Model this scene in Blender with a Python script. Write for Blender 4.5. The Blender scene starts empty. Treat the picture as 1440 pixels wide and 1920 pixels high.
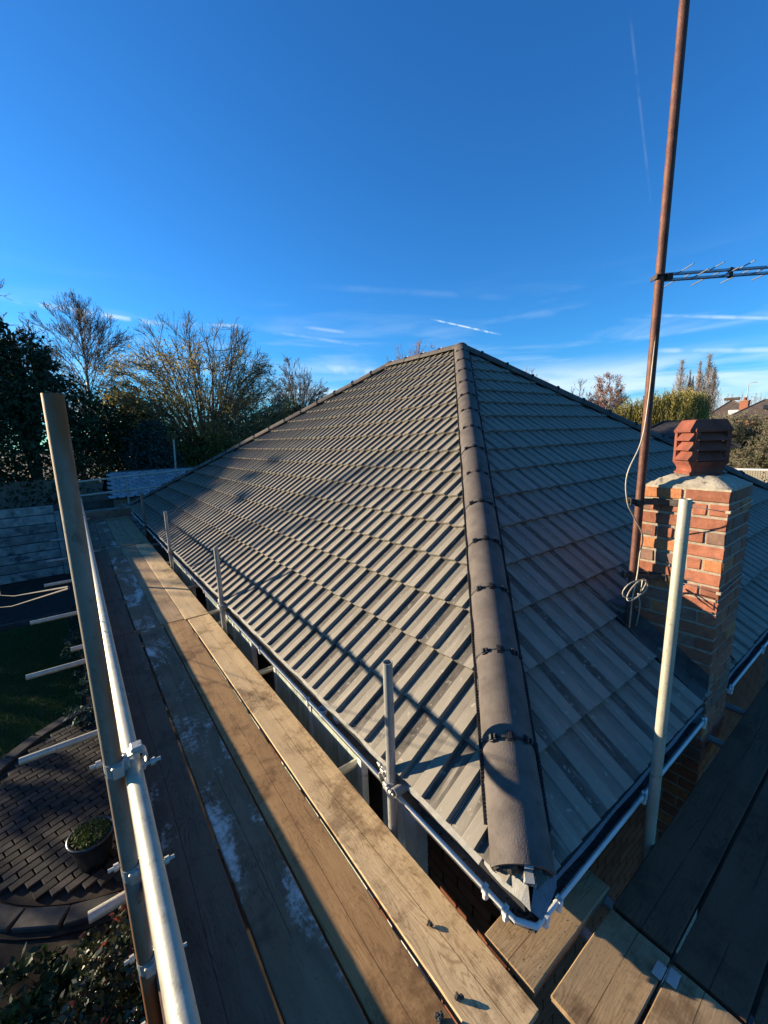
import bpy, math, random
import numpy as np
from mathutils import Vector, Matrix
random.seed(7); RNG=np.random.default_rng(11)
S=bpy.context.scene; COL=S.collection
# ------------------------------------------------------------ camera, sky, sun
cam=bpy.data.cameras.new('camera'); co=bpy.data.objects.new('camera',cam); COL.objects.link(co)
co.matrix_world=Matrix(((0.79944813,0.13212405,-0.58602553,0),(-0.59990303,0.12425835,-0.79036461,0),(-0.03160761,0.983414,0.17859973,0),(0,0,0,1)))
cam.sensor_fit='HORIZONTAL'; cam.sensor_width=36; cam.lens=19.4; cam.clip_start=.05; cam.clip_end=3000
S.camera=co
SUN=Vector((-1,1.22,.366)).normalized()          # towards the sun
EL=math.asin(SUN.z); AZ=math.atan2(SUN.x,SUN.y)
SKY_STRENGTH=0.062; SUN_STRENGTH=5.0; EXPOSURE=1.42
W=bpy.data.worlds.new('World'); S.world=W; W.use_nodes=True
nt=W.node_tree; nt.nodes.clear(); N=nt.nodes.new; Lk=nt.links.new
def mth(nt,op,a,b=None,c=None,clamp=False):
    n=nt.nodes.new('ShaderNodeMath'); n.operation=op; n.use_clamp=clamp
    for i,v in enumerate((a,b,c)):
        if v is None: continue
        if isinstance(v,(int,float)): n.inputs[i].default_value=v
        else: nt.links.new(v,n.inputs[i])
    return n.outputs[0]
def smooth(nt,v,a,b,to0=0.,to1=1.):
    n=nt.nodes.new('ShaderNodeMapRange'); n.interpolation_type='SMOOTHSTEP'
    nt.links.new(v,n.inputs[0]); n.inputs[1].default_value=a; n.inputs[2].default_value=b
    n.inputs[3].default_value=to0; n.inputs[4].default_value=to1
    return n.outputs[0]
sky=N('ShaderNodeTexSky'); sky.sky_type='NISHITA'; sky.sun_disc=False; sky.sun_elevation=EL; sky.sun_rotation=AZ
sky.altitude=50; sky.air_density=1.0; sky.dust_density=0.35; sky.ozone_density=1.8
hs=N('ShaderNodeHueSaturation'); hs.inputs['Saturation'].default_value=1.1; Lk(sky.outputs[0],hs.inputs['Color'])
tint=N('ShaderNodeVectorMath'); tint.operation='MULTIPLY'; tint.inputs[1].default_value=(.27,.86,1.50); Lk(hs.outputs[0],tint.inputs[0])
tc=N('ShaderNodeTexCoord'); D=tc.outputs['Generated']
def vdot(a,b):
    n=N('ShaderNodeVectorMath'); n.operation='DOT_PRODUCT'; Lk(a,n.inputs[0]); n.inputs[1].default_value=b; return n.outputs['Value']
def trail(a,b,w,amp,ns=60):
    a=Vector(a).normalized(); b=Vector(b).normalized(); n=a.cross(b).normalized(); m=(a+b).normalized(); half=a.angle(b)/2
    t=(b-a).normalized()
    d=mth(nt,'ABSOLUTE',vdot(D,n)); s=mth(nt,'ABSOLUTE',vdot(D,t))
    k=smooth(nt,d,w,0.0); e=smooth(nt,s,math.sin(half)*1.0,math.sin(half)*.55)
    f=smooth(nt,vdot(D,m),.3,.5)
    nz=N('ShaderNodeTexNoise'); nz.inputs['Scale'].default_value=ns; nz.inputs['Detail'].default_value=3; Lk(D,nz.inputs['Vector'])
    g=smooth(nt,nz.outputs[0],.3,.62)
    o=mth(nt,'MULTIPLY',mth(nt,'MULTIPLY',k,e),mth(nt,'MULTIPLY',f,g)); return mth(nt,'MULTIPLY',o,amp)
TR=[((0.6603, 0.7079, 0.2507), (0.7776, 0.5941, 0.2058), 0.0028, 0.75, 60), ((-0.0601, 0.9676, 0.2452), (0.202, 0.9518, 0.2308), 0.007, 0.55, 25), ((0.2023, 0.9503, 0.2366), (0.3394, 0.9099, 0.2386), 0.005, 0.35, 25), ((0.8977, 0.3852, 0.2138), (0.9825, 0.106, 0.1529), 0.005, 0.45, 20), ((0.9139, 0.3776, 0.149), (0.9887, 0.1017, 0.1102), 0.008, 0.5, 14), ((0.7198, 0.3477, 0.6008), (0.8592, 0.353, 0.3703), 0.003, 0.06, 30), ((0.4331, 0.8875, 0.1577), (0.5976, 0.7889, 0.1431), 0.02, 0.75, 12), ((0.7978, 0.5879, 0.1339), (0.9981, 0.0425, 0.0445), 0.028, 0.6, 9), ((0.3699, 0.8997, 0.2316), (0.5642, 0.8011, 0.2), 0.006, 0.22, 20), ((0.426, 0.8476, 0.3163), (0.7854, 0.5566, 0.2707), 0.01, 0.06, 10), ((0.4308, 0.8696, 0.2412), (0.5323, 0.8154, 0.2275), 0.006, 0.3, 20)]
acc=None
for a,b,w,amp,ns in TR:
    t=trail(a,b,w,amp,ns); acc=t if acc is None else mth(nt,'MAXIMUM',acc,t)
# thin cirrus veil, stretched sideways, thicker near the horizon
mp=N('ShaderNodeMapping'); mp.inputs['Scale'].default_value=(2.2,2.2,16); mp.inputs['Location'].default_value=(.3,1.7,.4); Lk(D,mp.inputs['Vector'])
nz=N('ShaderNodeTexNoise'); nz.inputs['Scale'].default_value=1.6; nz.inputs['Detail'].default_value=6; nz.inputs['Roughness'].default_value=.55; nz.inputs['Distortion'].default_value=.4; Lk(mp.outputs[0],nz.inputs['Vector'])
sx=N('ShaderNodeSeparateXYZ'); Lk(D,sx.inputs[0])
low=smooth(nt,sx.outputs['Z'],.34,.05)
vl=mth(nt,'MULTIPLY',smooth(nt,nz.outputs[0],.47,.72),mth(nt,'MULTIPLY',low,.38))
right=smooth(nt,vdot(D,(.9,.43,0)),.55,.95)
band=mth(nt,'MULTIPLY',mth(nt,'MULTIPLY',smooth(nt,sx.outputs['Z'],.16,.10),smooth(nt,nz.outputs[0],.30,.60)),mth(nt,'MULTIPLY',right,.7))
acc=mth(nt,'MAXIMUM',acc,mth(nt,'MAXIMUM',vl,band))
mx=N('ShaderNodeMixRGB'); Lk(acc,mx.inputs[0]); Lk(tint.outputs[0],mx.inputs[1]); mx.inputs[2].default_value=(5.6,6.6,7.4,1)
bg=N('ShaderNodeBackground'); bg.inputs[1].default_value=SKY_STRENGTH; Lk(mx.outputs[0],bg.inputs[0])
wo=N('ShaderNodeOutputWorld'); Lk(bg.outputs[0],wo.inputs[0])
sl=bpy.data.lights.new('sun','SUN'); sl.energy=SUN_STRENGTH; sl.angle=math.radians(.53); sl.color=(1,.83,.59)
so=bpy.data.objects.new('sun',sl); COL.objects.link(so); so.location=(-20,24,20)
so.rotation_euler=SUN.to_track_quat('Z','Y').to_euler()
S.view_settings.view_transform='Standard'; S.view_settings.look='None'; S.view_settings.exposure=EXPOSURE; S.view_settings.gamma=1
S.view_settings.use_curve_mapping=False
G=-4.4                                             # garden level (camera is the origin)

# ------------------------------------------------------------ materials
MT={}
def material(name,cols,scale=8.,rough=.8,bump=.15,bscale=None,metal=0.,stretch=(1,1,1),rnd=0.,island=False,spots=None,detail=6,spec=.3,extra=None,lo=.3,hi=.7,dist=0.):
    """noise mix of two colours, optional random value per piece, optional spots (colour, scale, threshold)"""
    m=bpy.data.materials.new(name); m.use_nodes=True; t=m.node_tree; b=t.nodes['Principled BSDF']; N=t.nodes.new; L=t.links.new
    tc=N('ShaderNodeTexCoord'); mp=N('ShaderNodeMapping'); mp.inputs['Scale'].default_value=stretch; L(tc.outputs['Object'],mp.inputs['Vector'])
    vec=mp.outputs[0]
    if rnd or island:
        if island: g=N('ShaderNodeNewGeometry'); rv=g.outputs['Random Per Island']
        else: g=N('ShaderNodeObjectInfo'); rv=g.outputs['Random']
        off=N('ShaderNodeVectorMath'); off.operation='ADD'; sc=N('ShaderNodeVectorMath'); sc.operation='SCALE'; sc.inputs[0].default_value=(37,53,71); L(rv,sc.inputs['Scale'])
        L(vec,off.inputs[0]); L(sc.outputs[0],off.inputs[1]); vec=off.outputs[0]
    n=N('ShaderNodeTexNoise'); n.inputs['Scale'].default_value=scale; n.inputs['Detail'].default_value=detail; n.inputs['Roughness'].default_value=.6; n.inputs['Distortion'].default_value=dist; L(vec,n.inputs['Vector'])
    cr=N('ShaderNodeValToRGB'); e=cr.color_ramp.elements; e[0].position=lo; e[1].position=hi
    e[0].color=(*cols[0],1); e[1].color=(*cols[-1],1)
    for i,c in enumerate(cols[1:-1]):
        x=e.new(lo+(hi-lo)*(i+1)/(len(cols)-1)); x.color=(*c,1)
    L(n.outputs[0],cr.inputs[0]); out=cr.outputs[0]
    if rnd or island:
        mr=N('ShaderNodeMapRange'); mr.inputs[3].default_value=1-(rnd or .2); mr.inputs[4].default_value=1+(rnd or .2); L(rv,mr.inputs[0])
        mm=N('ShaderNodeVectorMath'); mm.operation='SCALE'; L(out,mm.inputs[0]); L(mr.outputs[0],mm.inputs['Scale']); out=mm.outputs[0]
    for sp in (spots or []):
        col,ss,a,z=sp[:4]; st=sp[4] if len(sp)>4 else (1,1,1)
        mp2=N('ShaderNodeMapping'); mp2.inputs['Scale'].default_value=st; mp2.inputs['Location'].default_value=(ss,3.1,1.3*ss); L(tc.outputs['Object'],mp2.inputs['Vector'])
        v2=mp2.outputs[0]
        if rnd or island:
            o2=N('ShaderNodeVectorMath'); o2.operation='ADD'; L(v2,o2.inputs[0]); L(sc.outputs[0],o2.inputs[1]); v2=o2.outputs[0]
        n2=N('ShaderNodeTexNoise'); n2.inputs['Scale'].default_value=ss; n2.inputs['Detail'].default_value=5; n2.inputs['Roughness'].default_value=.62; L(v2,n2.inputs['Vector'])
        k=smooth(t,n2.outputs[0],a,z)
        x=N('ShaderNodeMixRGB'); L(k,x.inputs[0]); L(out,x.inputs[1]); x.inputs[2].default_value=(*col,1); out=x.outputs[0]
    if extra: out=extra(t,out,tc)
    L(out,b.inputs['Base Color']); b.inputs['Roughness'].default_value=rough; b.inputs['Metallic'].default_value=metal
    b.inputs['Specular IOR Level'].default_value=spec
    if bump:
        n3=N('ShaderNodeTexNoise'); n3.inputs['Scale'].default_value=bscale or scale*3; n3.inputs['Detail'].default_value=4; L(vec,n3.inputs['Vector'])
        bp=N('ShaderNodeBump'); bp.inputs['Strength'].default_value=bump; bp.inputs['Distance'].default_value=.005; L(n3.outputs[0],bp.inputs['Height']); L(bp.outputs[0],b.inputs['Normal'])
    MT[name]=m; return m
tile_cols=[(.048,.041,.034),(.108,.093,.076)]
tsp=[((.27,.235,.185),3.2,.55,.76,(9,.8,1)),((.24,.22,.17),30,.60,.70),((.055,.05,.048),6,.60,.75,(1,.4,1))]
def tile_edges(t,out,tc):
    # light wear along the arrises of the ribs: brighter where the surface is convex
    g=t.nodes.new('ShaderNodeNewGeometry'); k=smooth(t,g.outputs['Pointiness'],.53,.60)
    x=t.nodes.new('ShaderNodeMixRGB'); t.links.new(mth(t,'MULTIPLY',k,.5),x.inputs[0]); t.links.new(out,x.inputs[1]); x.inputs[2].default_value=(.36,.32,.25,1); return x.outputs[0]
m_tile=material('concrete_tile',tile_cols,12,.85,.22,90,rnd=.13,spots=tsp,stretch=(3,1,1),extra=tile_edges)
m_tile2=material('concrete_tile_field',tile_cols,12,.85,.22,90,rnd=.13,island=True,spots=tsp,stretch=(3,1,1),extra=tile_edges)
m_hip=material('ridge_tile_concrete',[(.066,.054,.047),(.122,.102,.088)],9,.85,.35,140,rnd=.13,spots=[((.27,.2,.14),4,.64,.78,(1,.5,1)),((.07,.06,.055),22,.62,.7)])
m_black=material('black_plastic',[(.012,.012,.013),(.03,.03,.03)],20,.5,.1)
m_deck=material('roofing_felt',[(.012,.012,.012),(.03,.03,.03)],10,.9,.1)
m_mortar=material('shade_darkened_mortar',[(.028,.026,.024),(.07,.064,.056)],25,.95,.6,60)  # near-black tone puts the shade of the recessed hip end into the colour
m_flaunch=material('pale_flaunching_mortar',[(.24,.205,.15),(.43,.38,.285)],11,.95,.7,50,spots=[((.14,.12,.09),18,.58,.66)])
m_joint=material('brick_joint_mortar',[(.20,.165,.12),(.36,.31,.235)],30,.95,.5,90)
bsp=[((.13,.085,.065),7,.58,.72),((.38,.30,.24),40,.68,.76)]
m_brick=[material('red_brick',[(.20,.070,.040),(.31,.12,.068)],25,.9,.5,110,rnd=.22,spots=bsp),
         material('orange_brick',[(.28,.105,.045),(.40,.17,.075)],25,.9,.5,110,rnd=.15,spots=[((.2,.09,.04),40,.62,.68)]),
         material('brown_brick',[(.15,.080,.055),(.24,.14,.10)],25,.9,.5,110,rnd=.2,spots=bsp)]
m_wbrick=material('wall_brick_dark',[(.11,.038,.018),(.18,.062,.028)],4,.9,.4,110,rnd=.25)
m_wjoint=material('wall_mortar',[(.06,.04,.028),(.11,.075,.052)],25,.95,.3)
m_terra=material('terracotta',[(.12,.034,.021),(.23,.070,.042)],9,.8,.35,60,spots=[((.13,.075,.045),6,.56,.68),((.34,.15,.09),30,.66,.72)])
m_lead=material('lead_sheet',[(.035,.033,.031),(.10,.095,.09)],9,.75,.4,18,spots=[((.26,.24,.21),12,.6,.72)])
m_felt=material('grey_eaves_felt',[(.24,.235,.21),(.36,.345,.31)],30,.7,.3,160)
m_upvc=material('white_plastic',[(.48,.48,.46),(.64,.64,.61)],9,.35,.03,spots=[((.30,.29,.26),14,.6,.72)],spec=.5)
m_gut=material('gutter_inside',[(.05,.05,.05),(.14,.13,.12)],12,.8,.4)
m_soffit=material('white_soffit',[(.45,.43,.40),(.6,.57,.52)],6,.5,.05)
def galv(name,c,rust=None,rough=.45):
    sp=[((c[0]*.55,c[1]*.55,c[2]*.55),35,.57,.70),((c[0]*1.35,c[1]*1.35,c[2]*1.35),80,.62,.72)]
    if rust: sp.append(((.20,.085,.03),rust[0],rust[1],rust[1]+.16,(1,1,.25)))
    return material(name,[tuple(x*.75 for x in c),c],16,rough+.05,.10,160,metal=.4,spots=sp,stretch=(1,1,.35))
m_galv=galv('galvanised_tube',(.50,.47,.36)); m_galvr=galv('galvanised_tube_rust_streaked',(.25,.225,.18),(3.2,.44),.65)
m_galvd=galv('dull_galvanised_tube',(.34,.335,.31)); m_fit=galv('zinc_fitting',(.46,.45,.40),(9,.58),.4)
m_rustfit=material('rusty_steel',[(.16,.07,.035),(.30,.15,.08)],30,.8,.5,120,metal=.3)
m_mast=material('rusty_mast_steel',[(.075,.030,.021),(.15,.066,.044)],14,.6,.5,160,metal=.3,spots=[((.09,.04,.03),50,.56,.66),((.36,.25,.18),5,.62,.74,(1,1,.3))])
m_alu=material('dull_aluminium',[(.20,.24,.28),(.38,.42,.46)],30,.4,.1,metal=.7)
m_cable=material('cream_cable',[(.36,.31,.22),(.5,.44,.33)],30,.6,.05)
m_iron=material('dark_iron_strap',[(.035,.03,.028),(.09,.075,.065)],30,.6,.3,metal=.5)
# timber: long grain, saw marks, stains, optional frost
def timber(name,c0,c1,frost=0.,axis='Y',damp=.5):
    def ex(t,out,tc):
        N=t.nodes.new; L=t.links.new
        oi=N('ShaderNodeObjectInfo'); sc=N('ShaderNodeVectorMath'); sc.operation='SCALE'; sc.inputs[0].default_value=(3.1,5.7,7.3); L(oi.outputs['Random'],sc.inputs['Scale'])
        ad=N('ShaderNodeVectorMath'); ad.operation='ADD'; L(tc.outputs['Object'],ad.inputs[0]); L(sc.outputs[0],ad.inputs[1])
        rot=N('ShaderNodeMapping'); L(ad.outputs[0],rot.inputs['Vector'])
        if axis=='X': rot.inputs['Rotation'].default_value=(0,0,math.pi/2)
        # annual ring figure
        mp=N('ShaderNodeMapping'); mp.inputs['Scale'].default_value=(9,.9,9); L(rot.outputs[0],mp.inputs['Vector'])
        nz=N('ShaderNodeTexNoise'); nz.inputs['Scale'].default_value=1.3; nz.inputs['Detail'].default_value=2; L(mp.outputs[0],nz.inputs['Vector'])
        rings=mth(t,'SINE',mth(t,'MULTIPLY',nz.outputs[0],150.))
        patch=N('ShaderNodeTexNoise'); patch.inputs['Scale'].default_value=2.1; patch.inputs['Detail'].default_value=3; L(rot.outputs[0],patch.inputs['Vector'])
        rk=mth(t,'MULTIPLY',smooth(t,rings,.2,1.0),smooth(t,patch.outputs[0],.42,.62))
        x=N('ShaderNodeMixRGB'); x.blend_type='MULTIPLY'; L(mth(t,'MULTIPLY',rk,.55),x.inputs[0]); L(out,x.inputs[1]); x.inputs[2].default_value=(.50,.42,.36,1); out=x.outputs[0]
        # cross-grain speckle of trodden dirt
        n2=N('ShaderNodeTexNoise'); n2.inputs['Scale'].default_value=3.4; n2.inputs['Detail'].default_value=8; n2.inputs['Roughness'].default_value=.7; L(rot.outputs[0],n2.inputs['Vector'])
        x=N('ShaderNodeMixRGB'); x.blend_type='MULTIPLY'; L(mth(t,'MULTIPLY',smooth(t,n2.outputs[0],.50,.66),damp),x.inputs[0]); L(out,x.inputs[1]); x.inputs[2].default_value=(.36,.30,.26,1); out=x.outputs[0]
        n4=N('ShaderNodeTexNoise'); n4.inputs['Scale'].default_value=90; n4.inputs['Detail'].default_value=4; L(rot.outputs[0],n4.inputs['Vector'])
        x=N('ShaderNodeMixRGB'); x.blend_type='MULTIPLY'; L(mth(t,'MULTIPLY',smooth(t,n4.outputs[0],.58,.70),.35),x.inputs[0]); L(out,x.inputs[1]); x.inputs[2].default_value=(.30,.24,.20,1); out=x.outputs[0]
        # lengthwise shake (crack) down the middle
        sp_=N('ShaderNodeSeparateXYZ'); L(tc.outputs['Object'],sp_.inputs[0]); ax_=sp_.outputs['X' if axis=='Y' else 'Y']; al_=sp_.outputs['Y' if axis=='Y' else 'X']
        w1=mth(t,'MULTIPLY',mth(t,'SINE',mth(t,'ADD',mth(t,'MULTIPLY',al_,2.3),mth(t,'MULTIPLY',oi.outputs['Random'],9.))),.008)
        dd=mth(t,'ABSOLUTE',mth(t,'ADD',mth(t,'SUBTRACT',ax_,w1),mth(t,'MULTIPLY',mth(t,'SUBTRACT',patch.outputs[0],.5),.01)))
        x=N('ShaderNodeMixRGB'); x.blend_type='MULTIPLY'; L(mth(t,'MULTIPLY',mth(t,'MULTIPLY',smooth(t,dd,.0026,.0008),smooth(t,patch.outputs[0],.36,.46)),.8),x.inputs[0]); L(out,x.inputs[1]); x.inputs[2].default_value=(.22,.17,.13,1); out=x.outputs[0]
        if frost:
            n3=N('ShaderNodeTexNoise'); n3.inputs['Scale'].default_value=2.2; n3.inputs['Detail'].default_value=8; n3.inputs['Roughness'].default_value=.66; n3.inputs['Distortion'].default_value=.5
            m3=N('ShaderNodeMapping'); m3.inputs['Scale'].default_value=(1.5,.7,1); L(rot.outputs[0],m3.inputs['Vector']); L(m3.outputs[0],n3.inputs['Vector'])
            n5=N('ShaderNodeTexNoise'); n5.inputs['Scale'].default_value=45; n5.inputs['Detail'].default_value=3; L(rot.outputs[0],n5.inputs['Vector'])
            s=mth(t,'ADD',n3.outputs[0],mth(t,'MULTIPLY',mth(t,'SUBTRACT',n5.outputs[0],.5),.22))
            k=mth(t,'MULTIPLY',smooth(t,s,.67-frost,.83-frost),.85)
            x=N('ShaderNodeMixRGB'); L(k,x.inputs[0]); L(out,x.inputs[1]); x.inputs[2].default_value=(.74,.66,.56,1); out=x.outputs[0]
        return out
    st=(16,2.2,16) if axis=='Y' else (2.2,16,16)
    return material(name,[c0,c1],1.0,.88,.16,9,stretch=st,rnd=.10,extra=ex,lo=.2,hi=.8,detail=10)
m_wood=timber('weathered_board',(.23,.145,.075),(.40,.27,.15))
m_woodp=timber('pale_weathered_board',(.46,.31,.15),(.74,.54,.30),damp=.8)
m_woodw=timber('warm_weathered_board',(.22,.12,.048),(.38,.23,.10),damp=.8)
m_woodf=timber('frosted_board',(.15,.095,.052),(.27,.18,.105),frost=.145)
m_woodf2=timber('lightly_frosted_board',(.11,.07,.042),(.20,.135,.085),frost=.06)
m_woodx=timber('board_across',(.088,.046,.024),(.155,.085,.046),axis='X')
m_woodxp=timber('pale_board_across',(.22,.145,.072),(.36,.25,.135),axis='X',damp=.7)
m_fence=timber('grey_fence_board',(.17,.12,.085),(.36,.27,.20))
m_toe=timber('toe_board_timber',(.18,.095,.06),(.30,.17,.11))
m_conc=material('concrete_panel',[(.16,.145,.125),(.36,.33,.28)],4,.9,.3,40,rnd=.3,spots=[((.09,.09,.09),2.5,.5,.7)])
m_grass=material('lawn_grass',[(.012,.032,.008),(.035,.07,.018)],2.2,.95,.6,60,spots=[((.10,.14,.12),5,.58,.75)])
m_blade=material('grass_blade',[(.03,.08,.012),(.07,.14,.03)],3,.7,0,island=True,rnd=.4)
m_soil=material('dark_soil',[(.018,.012,.008),(.05,.035,.025)],6,.95,.7,30)
m_paver=material('block_paver',[(.024,.020,.017),(.052,.043,.036)],8,.85,.3,60,rnd=.45)
m_kerb=material('kerb_stone',[(.055,.048,.04),(.11,.096,.08)],8,.85,.3,60,rnd=.2)
m_glaze=material('dark_glazed_pot',[(.010,.012,.016),(.03,.035,.04)],8,.3,.05,spec=.6)
m_slate=material('frosty_shingle',[(.20,.20,.20),(.33,.33,.32)],3,.8,.2,rnd=.22)
m_plain=material('brown_roof_tiles',[(.07,.05,.04),(.13,.095,.075)],2,.9,.4,6)
m_hbrick=material('far_brick',[(.22,.12,.07),(.34,.20,.12)],3,.9,.2,12)
m_white=material('white_paint',[(.6,.6,.58),(.75,.75,.73)],3,.6,0)
m_curt=material('net_curtain',[(.40,.47,.36),(.60,.66,.52)],3,.8,.5,20,stretch=(1,14,.6))
m_room=material('dark_room',[(.008,.008,.008),(.02,.02,.02)],3,.9,0)
m_obsc=material('obscure_green_glass',[(.30,.34,.27),(.52,.55,.45)],2.2,.35,.5,26,stretch=(1,9,.7),spec=.5,spots=[((.22,.27,.21),5,.5,.62,(1,3,.6))])
def glass():
    m=bpy.data.materials.new('window_glass'); m.use_nodes=True; t=m.node_tree; t.nodes.clear(); N=t.nodes.new
    g=N('ShaderNodeBsdfGlossy'); g.inputs['Roughness'].default_value=.02; tr=N('ShaderNodeBsdfTransparent'); tr.inputs[0].default_value=(.8,.86,.8,1)
    f=N('ShaderNodeFresnel'); f.inputs[0].default_value=1.5; mx=N('ShaderNodeMixShader'); o=N('ShaderNodeOutputMaterial')
    t.links.new(mth(t,'ADD',f.outputs[0],.05),mx.inputs[0]); t.links.new(tr.outputs[0],mx.inputs[1]); t.links.new(g.outputs[0],mx.inputs[2]); t.links.new(mx.outputs[0],o.inputs[0]); return m
m_glass=glass()
m_bark=material('tree_bark',[(.09,.07,.055),(.20,.165,.13)],5,.9,.3); m_barkd=material('dark_bark',[(.05,.038,.03),(.11,.085,.065)],5,.9,.3)
m_olive=material('olive_twigs',[(.13,.10,.05),(.26,.20,.10)],2,.9,0); m_birch=material('birch_twigs',[(.20,.10,.075),(.32,.18,.13)],5,.9,0); m_popl=material('poplar_twigs',[(.20,.16,.14),(.34,.28,.24)],2,.9,0)
m_poplf=material('hazed_far_poplar_twigs',[(.27,.27,.29),(.38,.38,.40)],2,.9,0)  # paler than the near poplars: distance haze put into the twig colour
def leafmat(name,c0,c1,tr=.25):
    m=material(name,[c0,c1],.9,.6,0,island=True,rnd=.35,spec=.25); t=m.node_tree; b=t.nodes['Principled BSDF']; o=t.nodes['Material Output']
    if tr>0:
        tl=t.nodes.new('ShaderNodeBsdfTranslucent'); mx=t.nodes.new('ShaderNodeMixShader'); mx.inputs[0].default_value=tr
        t.links.new(b.inputs['Base Color'].links[0].from_socket,tl.inputs[0]); t.links.new(b.outputs[0],mx.inputs[1]); t.links.new(tl.outputs[0],mx.inputs[2]); t.links.new(mx.outputs[0],o.inputs[0])
    return m
m_leafd=leafmat('dark_evergreen_leaf',(.012,.030,.014),(.035,.065,.025),.12); m_leafg=leafmat('mid_green_leaf',(.045,.075,.018),(.12,.15,.04),.35)
m_leafy=leafmat('autumn_leaf',(.17,.13,.025),(.38,.28,.06),.45); m_leafb=leafmat('blue_green_needles',(.02,.05,.045),(.05,.09,.07))
m_willow=leafmat('willow_leaf',(.20,.16,.035),(.38,.31,.08),.3); m_photo=leafmat('glossy_shrub_leaf',(.018,.028,.010),(.065,.07,.03),.1); m_redleaf=leafmat('red_shrub_leaf',(.20,.03,.025),(.34,.08,.05))
m_pale=leafmat('pale_lichened_twig',(.16,.14,.09),(.34,.30,.2))
m_photo.node_tree.nodes['Principled BSDF'].inputs['Roughness'].default_value=.42
m_photo.node_tree.nodes['Principled BSDF'].inputs['Specular IOR Level'].default_value=.5

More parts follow.
